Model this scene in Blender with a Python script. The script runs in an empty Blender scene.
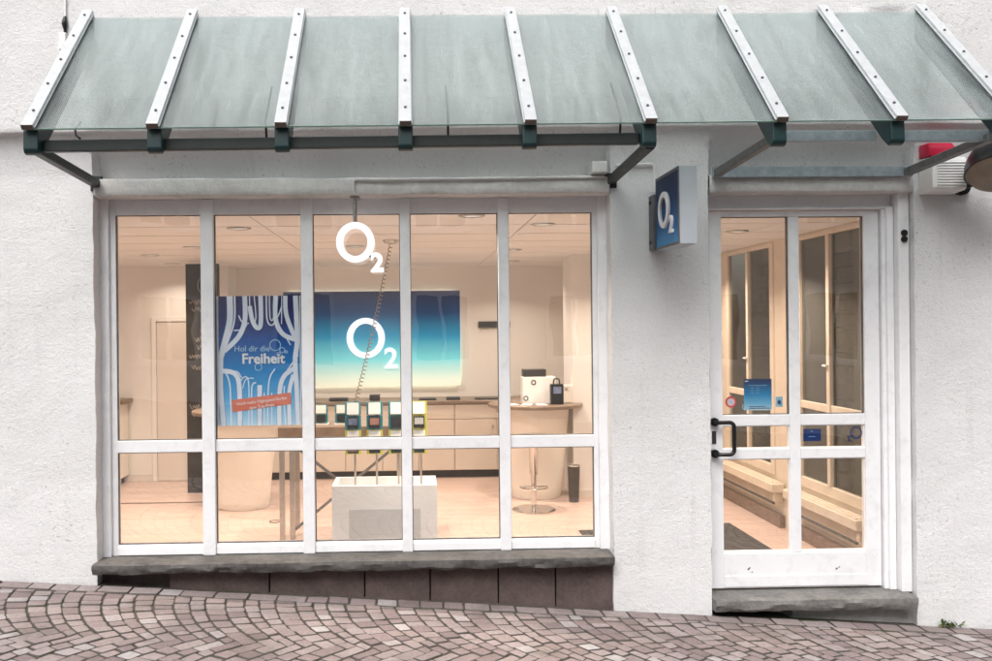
import bpy, bmesh, math, random
from mathutils import Vector, Matrix, noise
R = math.radians
random.seed(7)
S = bpy.context.scene
COL = S.collection

# ------------------------------------------------------------------ camera
cam = bpy.data.cameras.new('camera')
cam.sensor_width = 36.0
cam.lens = 900 / 992 * 36.0
cam.shift_x = 61 / 992
cam.shift_y = -4.5 / 992
cam.clip_start = 0.05
cam.clip_end = 500
camo = bpy.data.objects.new('camera', cam)
COL.objects.link(camo)
yaw, rho = R(1.6), 0.010
fw = Vector((math.sin(yaw), math.cos(yaw), 0))
r0 = Vector((math.cos(yaw), -math.sin(yaw), 0))
u0 = Vector((0, 0, 1))
rr = r0 * math.cos(rho) - u0 * math.sin(rho)
uu = u0 * math.cos(rho) + r0 * math.sin(rho)
CAMLOC = Vector((0, -5.45, 1.64))
camo.matrix_world = Matrix(((rr.x, uu.x, -fw.x, CAMLOC.x), (rr.y, uu.y, -fw.y, CAMLOC.y), (rr.z, uu.z, -fw.z, CAMLOC.z), (0, 0, 0, 1)))
S.camera = camo

# ------------------------------------------------------------------ sky, sun, exposure
SUN_EL, SUN_AZ = R(50), R(200)          # overcast: a high, very soft sun behind the photographer
w = bpy.data.worlds.new('World')
S.world = w
w.use_nodes = True
wn, wl = w.node_tree.nodes, w.node_tree.links
wn.clear()
sky = wn.new('ShaderNodeTexSky')
sky.sky_type = 'NISHITA'
sky.sun_disc = False
sky.sun_elevation = SUN_EL
sky.sun_rotation = SUN_AZ
sky.air_density = 1.0
sky.dust_density = 6.0
sky.ozone_density = 1.0
hs = wn.new('ShaderNodeHueSaturation')
hs.inputs['Saturation'].default_value = 0.32   # cloud cover
bg = wn.new('ShaderNodeBackground')
bg.inputs['Strength'].default_value = 0.13
wo = wn.new('ShaderNodeOutputWorld')
wl.new(sky.outputs[0], hs.inputs['Color'])
wl.new(hs.outputs[0], bg.inputs['Color'])
wl.new(bg.outputs[0], wo.inputs['Surface'])
sl = bpy.data.lights.new('sun', 'SUN')
sl.energy = 1.5
sl.angle = R(35)
sl.color = (1.0, 0.985, 0.97)
so = bpy.data.objects.new('sun', sl)
COL.objects.link(so)
sd = Vector((math.sin(SUN_AZ) * math.cos(SUN_EL), math.cos(SUN_AZ) * math.cos(SUN_EL), math.sin(SUN_EL)))
so.rotation_euler = sd.to_track_quat('Z', 'Y').to_euler()
so.location = (0, -6, 12)
S.view_settings.view_transform = 'Standard'
S.view_settings.look = 'None'
S.view_settings.gamma = 1.0
S.view_settings.use_curve_mapping = False
S.view_settings.exposure = 0.36
S.render.engine = 'CYCLES'
S.cycles.max_bounces = 8
S.cycles.diffuse_bounces = 6
S.cycles.glossy_bounces = 4
S.cycles.transmission_bounces = 6
S.cycles.transparent_max_bounces = 24

# ------------------------------------------------------------------ materials
def nodes(name):
    m = bpy.data.materials.new(name)
    m.use_nodes = True
    nt = m.node_tree
    nt.nodes.clear()
    out = nt.nodes.new('ShaderNodeOutputMaterial')
    return m, nt, out

def N(nt, t, **kw):
    n = nt.nodes.new(t)
    for k, v in kw.items():
        if hasattr(n, k) and k not in n.inputs:
            setattr(n, k, v)
        else:
            n.inputs[k].default_value = v
    return n

def c4(c):
    return (c[0], c[1], c[2], 1)

def noise_tex(nt, co, scale, detail=4, rough=0.55, dist=0.0):
    n = N(nt, 'ShaderNodeTexNoise')
    n.inputs['Scale'].default_value = scale
    n.inputs['Detail'].default_value = detail
    n.inputs['Roughness'].default_value = rough
    n.inputs['Distortion'].default_value = dist
    nt.links.new(co, n.inputs['Vector'])
    return n

def ramp(nt, fac, stops, interp='LINEAR'):
    r = N(nt, 'ShaderNodeValToRGB')
    e = r.color_ramp.elements
    r.color_ramp.interpolation = interp
    while len(e) < len(stops):
        e.new(0.5)
    for el, (p, c) in zip(e, stops):
        el.position = p
        el.color = c4(c)
    nt.links.new(fac, r.inputs['Fac'])
    return r

def mixc(nt, fac, a, b, blend='MIX'):
    m = N(nt, 'ShaderNodeMix', data_type='RGBA', blend_type=blend)
    for s, v in ((m.inputs[0], fac), (m.inputs[6], a), (m.inputs[7], b)):
        if isinstance(v, (int, float)):
            s.default_value = v
        elif isinstance(v, tuple):
            s.default_value = c4(v)
        else:
            nt.links.new(v, s)
    return m.outputs[2]

def bump(nt, h, strength, dist, normal=None):
    b = N(nt, 'ShaderNodeBump')
    b.inputs['Strength'].default_value = strength
    b.inputs['Distance'].default_value = dist
    nt.links.new(h, b.inputs['Height'])
    if normal is not None:
        nt.links.new(normal, b.inputs['Normal'])
    return b.outputs[0]

def geo_pos(nt):
    return N(nt, 'ShaderNodeNewGeometry').outputs['Position']

def obj_co(nt):
    return N(nt, 'ShaderNodeTexCoord').outputs['Object']

def plain(name, col, rough=0.5, metal=0.0, var=0.12, vscale=9.0, bmp=0.0, bscale=80.0, col2=None, spec=0.5, dirt=0.0):
    """one colour with mottling, roughness variation, fine relief and optional dirt"""
    m, nt, out = nodes(name)
    p = N(nt, 'ShaderNodeBsdfPrincipled')
    co = geo_pos(nt)
    n1 = noise_tex(nt, co, vscale, 3, 0.6)
    d = tuple(x * (1 - var) for x in col) if col2 is None else col2
    c = ramp(nt, n1.outputs['Fac'], [(0.32, d), (0.68, col)]).outputs[0]
    if dirt > 0:
        n3 = noise_tex(nt, co, vscale * 2.3, 4, 0.7)
        k = ramp(nt, n3.outputs['Fac'], [(0.52, (0, 0, 0)), (0.75, (dirt, dirt, dirt))]).outputs[0]
        c = mixc(nt, k, c, tuple(x * 0.35 for x in col))
    nt.links.new(c, p.inputs['Base Color'])
    p.inputs['Metallic'].default_value = metal
    p.inputs['Specular IOR Level'].default_value = spec
    n2 = noise_tex(nt, co, vscale * 3, 3)
    mr = N(nt, 'ShaderNodeMapRange')
    mr.inputs['To Min'].default_value = max(0.02, rough - 0.08)
    mr.inputs['To Max'].default_value = min(1, rough + 0.08)
    nt.links.new(n2.outputs['Fac'], mr.inputs['Value'])
    nt.links.new(mr.outputs[0], p.inputs['Roughness'])
    if bmp > 0:
        n4 = noise_tex(nt, co, bscale, 3, 0.6)
        nt.links.new(bump(nt, n4.outputs['Fac'], bmp, 0.004), p.inputs['Normal'])
    nt.links.new(p.outputs[0], out.inputs['Surface'])
    return m

def emit(name, col, strength):
    m, nt, out = nodes(name)
    e = N(nt, 'ShaderNodeEmission')
    e.inputs['Color'].default_value = c4(col)
    e.inputs['Strength'].default_value = strength
    nt.links.new(e.outputs[0], out.inputs['Surface'])
    return m

def plaster(name):
    m, nt, out = nodes(name)
    p = N(nt, 'ShaderNodeBsdfPrincipled')
    co = geo_pos(nt)
    big = noise_tex(nt, co, 0.9, 3, 0.6, 0.4)
    c = ramp(nt, big.outputs['Fac'], [(0.3, (0.655, 0.655, 0.655)), (0.62, (0.735, 0.735, 0.74))]).outputs[0]
    # grime caught in the pits of the roughcast
    pit = noise_tex(nt, co, 46, 4, 0.75)
    k = ramp(nt, pit.outputs['Fac'], [(0.57, (0, 0, 0)), (0.70, (0.85, 0.85, 0.85))]).outputs[0]
    patch = noise_tex(nt, co, 2.6, 3, 0.65)
    k2 = ramp(nt, patch.outputs['Fac'], [(0.42, (0.12, 0.12, 0.12)), (0.66, (1, 1, 1))]).outputs[0]
    km = mixc(nt, 1.0, k, k2, 'MULTIPLY')
    c = mixc(nt, km, c, (0.26, 0.25, 0.24))
    # rain streaks: long in z
    mp = N(nt, 'ShaderNodeMapping')
    mp.inputs['Scale'].default_value = (6.0, 1.0, 0.35)
    nt.links.new(co, mp.inputs['Vector'])
    st = noise_tex(nt, mp.outputs[0], 2.2, 3, 0.65)
    ks = ramp(nt, st.outputs['Fac'], [(0.58, (0, 0, 0)), (0.85, (0.26, 0.26, 0.26))]).outputs[0]
    c = mixc(nt, ks, c, (0.40, 0.39, 0.37))
    nt.links.new(c, p.inputs['Base Color'])
    p.inputs['Roughness'].default_value = 0.9
    p.inputs['Specular IOR Level'].default_value = 0.25
    ms = N(nt, 'ShaderNodeMapping')
    ms.inputs['Scale'].default_value = (0.95, 1.0, 1.1)
    nt.links.new(co, ms.inputs['Vector'])
    b1 = noise_tex(nt, ms.outputs[0], 30, 4, 0.62)
    b2 = noise_tex(nt, co, 105, 3, 0.65)
    nb = bump(nt, b1.outputs['Fac'], 0.46, 0.012)
    nb = bump(nt, b2.outputs['Fac'], 0.8, 0.006, nb)
    nt.links.new(nb, p.inputs['Normal'])
    nt.links.new(p.outputs[0], out.inputs['Surface'])
    return m

def sett_mat(name):
    m, nt, out = nodes(name)
    p = N(nt, 'ShaderNodeBsdfPrincipled')
    co = geo_pos(nt)
    at = N(nt, 'ShaderNodeAttribute', attribute_name='tint')
    base = ramp(nt, at.outputs['Fac'], [(0.0, (0.095, 0.080, 0.073)), (0.015, (0.215, 0.166, 0.164)), (0.25, (0.280, 0.222, 0.218)), (0.5, (0.325, 0.270, 0.260)),
                                        (0.78, (0.345, 0.292, 0.288)), (0.92, (0.40, 0.365, 0.362)), (1.0, (0.46, 0.435, 0.435))]).outputs[0]
    n1 = noise_tex(nt, co, 55, 6, 0.7)
    sp = ramp(nt, n1.outputs['Fac'], [(0.3, (0.72, 0.72, 0.72)), (0.7, (1.12, 1.12, 1.12))]).outputs[0]
    c = mixc(nt, 1.0, base, sp, 'MULTIPLY')
    n2 = noise_tex(nt, co, 3.2, 5, 0.6)
    dk = ramp(nt, n2.outputs['Fac'], [(0.5, (0, 0, 0)), (0.72, (0.55, 0.55, 0.55))]).outputs[0]
    c = mixc(nt, dk, c, (0.10, 0.085, 0.07))
    nt.links.new(c, p.inputs['Base Color'])
    p.inputs['Roughness'].default_value = 0.78
    b1 = noise_tex(nt, co, 120, 5, 0.65)
    b0 = noise_tex(nt, co, 30, 4, 0.6)
    nb = bump(nt, b0.outputs['Fac'], 0.4, 0.006)
    nt.links.new(bump(nt, b1.outputs['Fac'], 0.35, 0.003, nb), p.inputs['Normal'])
    nt.links.new(p.outputs[0], out.inputs['Surface'])
    return m

def bed_mat(name):
    m, nt, out = nodes(name)
    p = N(nt, 'ShaderNodeBsdfPrincipled')
    co = geo_pos(nt)
    n1 = noise_tex(nt, co, 40, 7, 0.7)
    c = ramp(nt, n1.outputs['Fac'], [(0.3, (0.035, 0.029, 0.024)), (0.7, (0.115, 0.096, 0.08))]).outputs[0]
    n2 = noise_tex(nt, co, 2.3, 4, 0.6)
    k = ramp(nt, n2.outputs['Fac'], [(0.55, (0, 0, 0)), (0.68, (0.8, 0.8, 0.8))]).outputs[0]
    c = mixc(nt, k, c, (0.028, 0.05, 0.012))
    nt.links.new(c, p.inputs['Base Color'])
    p.inputs['Roughness'].default_value = 0.95
    nt.links.new(bump(nt, n1.outputs['Fac'], 0.8, 0.006), p.inputs['Normal'])
    nt.links.new(p.outputs[0], out.inputs['Surface'])
    return m

def window_glass(name, tint=(0.975, 0.98, 0.975), base=0.092):
    m, nt, out = nodes(name)
    tr = N(nt, 'ShaderNodeBsdfTransparent')
    tr.inputs['Color'].default_value = c4(tint)
    gl = N(nt, 'ShaderNodeBsdfGlossy')
    gl.inputs['Roughness'].default_value = 0.012
    gl.inputs['Color'].default_value = (1, 1, 1, 1)
    co = geo_pos(nt)
    n = noise_tex(nt, co, 1.6, 2, 0.4)
    nt.links.new(bump(nt, n.outputs['Fac'], 0.06, 0.05), gl.inputs['Normal'])
    lw = N(nt, 'ShaderNodeLayerWeight')
    lw.inputs['Blend'].default_value = 0.5
    pw = N(nt, 'ShaderNodeMath', operation='POWER')
    nt.links.new(lw.outputs['Facing'], pw.inputs[0])
    pw.inputs[1].default_value = 5.0
    ma = N(nt, 'ShaderNodeMath', operation='MULTIPLY_ADD')
    nt.links.new(pw.outputs[0], ma.inputs[0])
    ma.inputs[1].default_value = 0.9
    ma.inputs[2].default_value = base
    mx = N(nt, 'ShaderNodeMixShader')
    nt.links.new(ma.outputs[0], mx.inputs[0])
    nt.links.new(tr.outputs[0], mx.inputs[1])
    nt.links.new(gl.outputs[0], mx.inputs[2])
    nt.links.new(mx.outputs[0], out.inputs['Surface'])
    return m

def canopy_glass(name):
    """greenish reeded glass, dusty: rough refraction, some straight-through view, a film of dirt"""
    m, nt, out = nodes(name)
    co = geo_pos(nt)
    rf = N(nt, 'ShaderNodeBsdfTransparent')
    rb = N(nt, 'ShaderNodeTexWave')
    rb.wave_type = 'BANDS'
    rb.bands_direction = 'X'
    rb.inputs['Scale'].default_value = 31.4
    nt.links.new(co, rb.inputs['Vector'])
    nt.links.new(ramp(nt, rb.outputs['Fac'], [(0.0, (0.83, 0.895, 0.895)), (0.5, (0.95, 0.985, 0.985))]).outputs[0], rf.inputs['Color'])
    gs = N(nt, 'ShaderNodeBsdfGlass')
    gs.inputs['Color'].default_value = (0.92, 0.955, 0.95, 1)
    gs.inputs['Roughness'].default_value = 0.14
    gs.inputs['IOR'].default_value = 1.25
    wv = N(nt, 'ShaderNodeTexWave')
    wv.wave_type = 'BANDS'
    wv.bands_direction = 'X'
    wv.inputs['Scale'].default_value = 31.4
    wv.inputs['Distortion'].default_value = 0.0
    nt.links.new(co, wv.inputs['Vector'])
    nb = bump(nt, wv.outputs['Fac'], 0.3, 0.003)
    nt.links.new(nb, gs.inputs['Normal'])
    mx = N(nt, 'ShaderNodeMixShader')
    mx.inputs[0].default_value = 0.32
    nt.links.new(rf.outputs[0], mx.inputs[1])
    nt.links.new(gs.outputs[0], mx.inputs[2])
    df = N(nt, 'ShaderNodeBsdfDiffuse')
    tl = N(nt, 'ShaderNodeBsdfTranslucent')
    df.inputs['Color'].default_value = (0.74, 0.84, 0.835, 1)
    tl.inputs['Color'].default_value = (0.76, 0.86, 0.855, 1)
    md = N(nt, 'ShaderNodeMixShader')
    md.inputs[0].default_value = 0.5
    nt.links.new(df.outputs[0], md.inputs[1])
    nt.links.new(tl.outputs[0], md.inputs[2])
    mpd = N(nt, 'ShaderNodeMapping')
    mpd.inputs['Scale'].default_value = (7.0, 0.9, 0.9)
    nt.links.new(co, mpd.inputs['Vector'])
    n1 = noise_tex(nt, mpd.outputs[0], 2.6, 5, 0.65)
    k = ramp(nt, n1.outputs['Fac'], [(0.32, (0.05, 0.05, 0.05)), (0.72, (0.27, 0.27, 0.27))])
    m2 = N(nt, 'ShaderNodeMixShader')
    nt.links.new(k.outputs[0], m2.inputs[0])
    nt.links.new(mx.outputs[0], m2.inputs[1])
    nt.links.new(md.outputs[0], m2.inputs[2])
    gl = N(nt, 'ShaderNodeBsdfGlossy')
    gl.inputs['Roughness'].default_value = 0.16
    nt.links.new(nb, gl.inputs['Normal'])
    m3 = N(nt, 'ShaderNodeMixShader')
    m3.inputs[0].default_value = 0.15
    nt.links.new(m2.outputs[0], m3.inputs[1])
    nt.links.new(gl.outputs[0], m3.inputs[2])
    nt.links.new(m3.outputs[0], out.inputs['Surface'])
    return m

def gradient_mat(name, stops, z0, z1, emission=0.0, rough=0.35, use_obj=False):
    """printed vertical colour gradient between world heights z0 and z1"""
    m, nt, out = nodes(name)
    sx = N(nt, 'ShaderNodeSeparateXYZ')
    nt.links.new(geo_pos(nt), sx.inputs[0])
    mr = N(nt, 'ShaderNodeMapRange')
    mr.inputs['From Min'].default_value = z0
    mr.inputs['From Max'].default_value = z1
    nt.links.new(sx.outputs['Z'], mr.inputs['Value'])
    c = ramp(nt, mr.outputs[0], stops)
    p = N(nt, 'ShaderNodeBsdfPrincipled')
    p.inputs['Roughness'].default_value = rough
    nt.links.new(c.outputs[0], p.inputs['Base Color'])
    if emission:
        nt.links.new(c.outputs[0], p.inputs['Emission Color'])
        p.inputs['Emission Strength'].default_value = emission
    nt.links.new(p.outputs[0], out.inputs['Surface'])
    return m

def floor_mat(name):
    m, nt, out = nodes(name)
    p = N(nt, 'ShaderNodeBsdfPrincipled')
    co = geo_pos(nt)
    mp = N(nt, 'ShaderNodeMapping')
    mp.inputs['Scale'].default_value = (1.2, 14.0, 1.0)
    nt.links.new(co, mp.inputs['Vector'])
    n1 = noise_tex(nt, mp.outputs[0], 3.0, 6, 0.6)
    br = N(nt, 'ShaderNodeTexBrick')
    br.offset = 0.37
    br.inputs['Scale'].default_value = 1.0
    br.inputs['Brick Width'].default_value = 1.28
    br.inputs['Row Height'].default_value = 0.1
    br.inputs['Mortar Size'].default_value = 0.0016
    br.inputs['Color1'].default_value = (0.56, 0.43, 0.375, 1)
    br.inputs['Color2'].default_value = (0.50, 0.38, 0.33, 1)
    br.inputs['Mortar'].default_value = (0.34, 0.24, 0.19, 1)
    nt.links.new(co, br.inputs['Vector'])
    gr = ramp(nt, n1.outputs['Fac'], [(0.3, (0.86, 0.86, 0.86)), (0.7, (1.08, 1.08, 1.08))]).outputs[0]
    nt.links.new(mixc(nt, 1.0, br.outputs['Color'], gr, 'MULTIPLY'), p.inputs['Base Color'])
    p.inputs['Roughness'].default_value = 0.34
    nt.links.new(p.outputs[0], out.inputs['Surface'])
    return m

def stone_wall_mat(name):
    m, nt, out = nodes(name)
    p = N(nt, 'ShaderNodeBsdfPrincipled')
    co = geo_pos(nt)
    n1 = noise_tex(nt, co, 14, 7, 0.7)
    c = ramp(nt, n1.outputs['Fac'], [(0.3, (0.15, 0.125, 0.095)), (0.7, (0.34, 0.29, 0.225))]).outputs[0]
    nt.links.new(c, p.inputs['Base Color'])
    p.inputs['Roughness'].default_value = 0.9
    nt.links.new(bump(nt, n1.outputs['Fac'], 0.9, 0.02), p.inputs['Normal'])
    nt.links.new(p.outputs[0], out.inputs['Surface'])
    return m

def stone_mat(name, dark, light, scale=22, rough=0.85, b=0.8):
    m, nt, out = nodes(name)
    p = N(nt, 'ShaderNodeBsdfPrincipled')
    co = geo_pos(nt)
    n0 = noise_tex(nt, co, scale * 0.16, 5, 0.6)
    n1 = noise_tex(nt, co, scale, 8, 0.72)
    f = mixc(nt, 0.5, n0.outputs['Fac'], n1.outputs['Fac'])
    c = ramp(nt, f, [(0.36, dark), (0.64, light)]).outputs[0]
    nt.links.new(c, p.inputs['Base Color'])
    p.inputs['Roughness'].default_value = rough
    n2 = noise_tex(nt, co, scale * 5, 5, 0.7)
    nb = bump(nt, n1.outputs['Fac'], b, 0.012)
    nt.links.new(bump(nt, n2.outputs['Fac'], b * 0.6, 0.003, nb), p.inputs['Normal'])
    nt.links.new(p.outputs[0], out.inputs['Surface'])
    return m

M = {}
M['plaster'] = plaster('white_roughcast')
M['lintel'] = stone_mat('painted_lintel', (0.50, 0.49, 0.47), (0.70, 0.69, 0.68), 30, 0.9, 0.5)
M['sett'] = sett_mat('porphyry_sett')
M['bed'] = bed_mat('joint_sand')
M['slate'] = stone_mat('slate_sill', (0.050, 0.048, 0.046), (0.150, 0.142, 0.135), 26)
M['step'] = stone_mat('grey_stone_step', (0.10, 0.096, 0.092), (0.26, 0.25, 0.238), 30)
M['plinth'] = stone_mat('red_brown_plinth_stone', (0.060, 0.043, 0.040), (0.125, 0.090, 0.083), 45, 0.8, 0.5)
M['riser'] = stone_mat('grey_render', (0.26, 0.255, 0.245), (0.42, 0.41, 0.395), 24, 0.9, 0.6)
M['white'] = plain('white_frame_paint', (0.84, 0.84, 0.86), 0.38, var=0.05, vscale=5, bmp=0.06, bscale=90, dirt=0.20)
M['white2'] = plain('white_plastic', (0.80, 0.80, 0.79), 0.45, var=0.05, dirt=0.1)
M['gasket'] = plain('grey_gasket', (0.13, 0.12, 0.11), 0.7, var=0.5, vscale=12)
M['glass'] = window_glass('window_glass')
M['sideglass'] = window_glass('side_window_glass', (0.80, 0.82, 0.78), 0.05)
M['canopy_glass'] = canopy_glass('reeded_canopy_glass')
M['glassedge'] = plain('green_glass_edge', (0.30, 0.46, 0.41), 0.25, var=0.25, vscale=20)
M['green'] = plain('dark_green_paint', (0.006, 0.032, 0.035), 0.38, var=0.35, vscale=14, dirt=0.3)
M['blackgreen'] = plain('black_green_paint', (0.012, 0.020, 0.019), 0.45, var=0.35, vscale=16, dirt=0.3)
M['alu'] = plain('weathered_aluminium', (0.66, 0.69, 0.71), 0.42, 0.4, var=0.12, vscale=18, dirt=0.15)
M['galv'] = plain('galvanised_steel', (0.44, 0.49, 0.52), 0.45, 0.75, col2=(0.30, 0.36, 0.39), vscale=26)
M['darkgalv'] = plain('dull_steel', (0.20, 0.20, 0.20), 0.5, 0.6, var=0.3, vscale=22)
M['capend'] = plain('brown_end_cap', (0.16, 0.125, 0.11), 0.6, 0.3, var=0.3, vscale=30)
M['bolt'] = plain('bolt_head', (0.14, 0.15, 0.16), 0.45, 0.8)
M['black'] = plain('black_plastic', (0.008, 0.008, 0.009), 0.35, var=0.2)
M['dark'] = plain('dark_grey_plastic', (0.035, 0.035, 0.036), 0.5, var=0.25)
M['greybox'] = plain('grey_sign_housing', (0.42, 0.455, 0.49), 0.5, 0.0, var=0.08, vscale=6)
M['greydk'] = plain('dark_grey_bracket', (0.13, 0.14, 0.155), 0.5, 0.3, var=0.15)
M['logo'] = plain('white_acrylic', (0.85, 0.86, 0.87), 0.35, var=0.03)
M['litletter'] = gradient_mat('lit_acrylic', [(0, (0.85, 0.86, 0.87)), (1, (0.85, 0.86, 0.87))], 0, 1, emission=0.7)
M['letter'] = plain('white_letter_rim', (0.55, 0.60, 0.63), 0.35, var=0.05)
M['chrome'] = plain('chrome', (0.72, 0.70, 0.68), 0.14, 1.0, var=0.05)
M['steel'] = plain('brushed_steel', (0.55, 0.53, 0.50), 0.32, 0.9, var=0.12, vscale=20)
M['iwall'] = plain('interior_wall_paint', (0.77, 0.76, 0.745), 0.75, var=0.04, vscale=2, bmp=0.05)
M['iwall2'] = plain('interior_wall_panel', (0.70, 0.66, 0.62), 0.7, var=0.05, vscale=2)
M['ceil'] = plain('ceiling_panel', (0.76, 0.75, 0.735), 0.7, var=0.05, vscale=1.5)
M['floor'] = floor_mat('laminate_floor')
M['timber'] = plain('pale_timber_frame', (0.68, 0.60, 0.50), 0.5, col2=(0.60, 0.52, 0.43), vscale=6)
M['wood'] = plain('brown_wood_top', (0.23, 0.17, 0.125), 0.4, col2=(0.16, 0.115, 0.085), vscale=11)
M['cream'] = plain('cream_laminate', (0.78, 0.74, 0.68), 0.4, var=0.04, vscale=3)
M['whitebox'] = plain('white_lacquer', (0.80, 0.81, 0.82), 0.35, var=0.03, vscale=3)
M['greyinset'] = plain('pale_grey_inset', (0.58, 0.59, 0.60), 0.4, var=0.06)
M['cab'] = plain('beige_cabinet', (0.60, 0.54, 0.48), 0.5, var=0.06, vscale=4)
M['mat'] = plain('dark_entrance_mat', (0.045, 0.042, 0.038), 0.95, var=0.4, vscale=60, bmp=0.6, bscale=160)
M['board'] = plain('chalkboard', (0.016, 0.016, 0.017), 0.6, col2=(0.035, 0.034, 0.033), vscale=7)
M['binmesh'] = plain('grey_bin', (0.10, 0.095, 0.09), 0.5, 0.3, var=0.4, vscale=90)
M['chalk'] = plain('chalk', (0.34, 0.32, 0.30), 0.9, var=0.3, vscale=40)
M['lime'] = plain('lime_acrylic', (0.62, 0.64, 0.12), 0.25, var=0.1)
M['teal'] = plain('teal_acrylic', (0.05, 0.30, 0.36), 0.25, var=0.1)
M['phone'] = plain('phone_body', (0.05, 0.055, 0.065), 0.25, var=0.3)
M['screen'] = plain('phone_screen', (0.20, 0.26, 0.42), 0.15, var=0.4, vscale=30)
M['pink'] = plain('phone_pink', (0.55, 0.30, 0.25), 0.25, var=0.3, vscale=30)
M['card'] = plain('price_card', (0.82, 0.82, 0.80), 0.6, var=0.04)
M['spring'] = plain('coiled_cable', (0.30, 0.25, 0.21), 0.4, 0.3, var=0.2)
M['red'] = plain('red_lens', (0.62, 0.015, 0.06), 0.2, var=0.15)
M['tan'] = plain('tan_reflector', (0.24, 0.19, 0.14), 0.5, var=0.2, vscale=12)
M['conduit'] = plain('painted_conduit', (0.62, 0.61, 0.60), 0.5, var=0.15, vscale=15)
M['leaf'] = plain('weed_leaf', (0.09, 0.15, 0.03), 0.6, col2=(0.05, 0.08, 0.02), vscale=60)
M['dryleaf'] = plain('dry_weed', (0.22, 0.17, 0.07), 0.8, var=0.4, vscale=60)
M['stonewall'] = stone_wall_mat('alley_stone')
M['alleyplaster'] = plain('alley_render', (0.30, 0.285, 0.24), 0.9, var=0.2, vscale=3, bmp=0.4)
M['hplaster'] = plain('neighbour_plaster', (0.74, 0.73, 0.71), 0.9, var=0.1, vscale=1.2, bmp=0.4, bscale=30)
M['hdark'] = plain('neighbour_window_glass', (0.03, 0.035, 0.04), 0.08)
M['roof'] = plain('roof_tile', (0.22, 0.10, 0.07), 0.8, var=0.3, vscale=6)
M['paper'] = plain('paper', (0.80, 0.82, 0.84), 0.5, var=0.03)
M['salmon'] = plain('salmon_print', (0.76, 0.22, 0.14), 0.5, var=0.05)
M['ribbon'] = plain('ribbon_print', (0.82, 0.86, 0.93), 0.5, col2=(0.72, 0.79, 0.90), vscale=9)
M['ribbonedge'] = plain('ribbon_outline_print', (0.16, 0.26, 0.50), 0.5, var=0.2)
M['palink'] = plain('pale_blue_print', (0.45, 0.68, 0.85), 0.5, var=0.05)
M['navy'] = plain('navy_print', (0.010, 0.045, 0.20), 0.4, var=0.15)
M['redprint'] = plain('red_print', (0.70, 0.06, 0.07), 0.5, var=0.06)
M['pinkprint'] = plain('pale_pink_print', (0.80, 0.66, 0.68), 0.5, var=0.05)
M['lightblue'] = plain('light_blue_print', (0.30, 0.55, 0.70), 0.5, var=0.06)
M['lamp_lens'] = emit('downlight_lens', (1.0, 0.84, 0.70), 0.7)
M['spark'] = emit('backlight_strip', (1.0, 0.86, 0.62), 5.0)
M['o2panel'] = gradient_mat('backlit_gradient_panel', [(0.0, (0.78, 0.80, 0.68)), (0.09, (0.62, 0.78, 0.70)), (0.28, (0.16, 0.58, 0.66)), (0.52, (0.02, 0.23, 0.42)),
                                                       (0.76, (0.012, 0.055, 0.15)), (1.0, (0.028, 0.032, 0.065))], 0.915, 2.07, emission=0.42)
M['signface'] = gradient_mat('sign_gradient', [(0.0, (0.06, 0.28, 0.55)), (0.3, (0.014, 0.12, 0.33)), (0.65, (0.004, 0.03, 0.11)), (1.0, (0.006, 0.02, 0.07))], 2.08, 2.49, rough=0.65)
M['posterbg'] = gradient_mat('poster_gradient', [(0.0, (0.50, 0.75, 0.92)), (0.22, (0.10, 0.44, 0.78)), (0.42, (0.012, 0.25, 0.60)), (0.62, (0.015, 0.12, 0.42)),
                                                 (0.80, (0.022, 0.03, 0.17)), (1.0, (0.022, 0.018, 0.11))], 1.033, 1.838)
M['stickerbg'] = gradient_mat('sticker_gradient', [(0.0, (0.55, 0.72, 0.80)), (0.2, (0.18, 0.50, 0.72)), (0.5, (0.012, 0.25, 0.52)), (0.85, (0.01, 0.06, 0.20)), (1.0, (0.01, 0.03, 0.10))], 1.088, 1.286)

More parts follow.
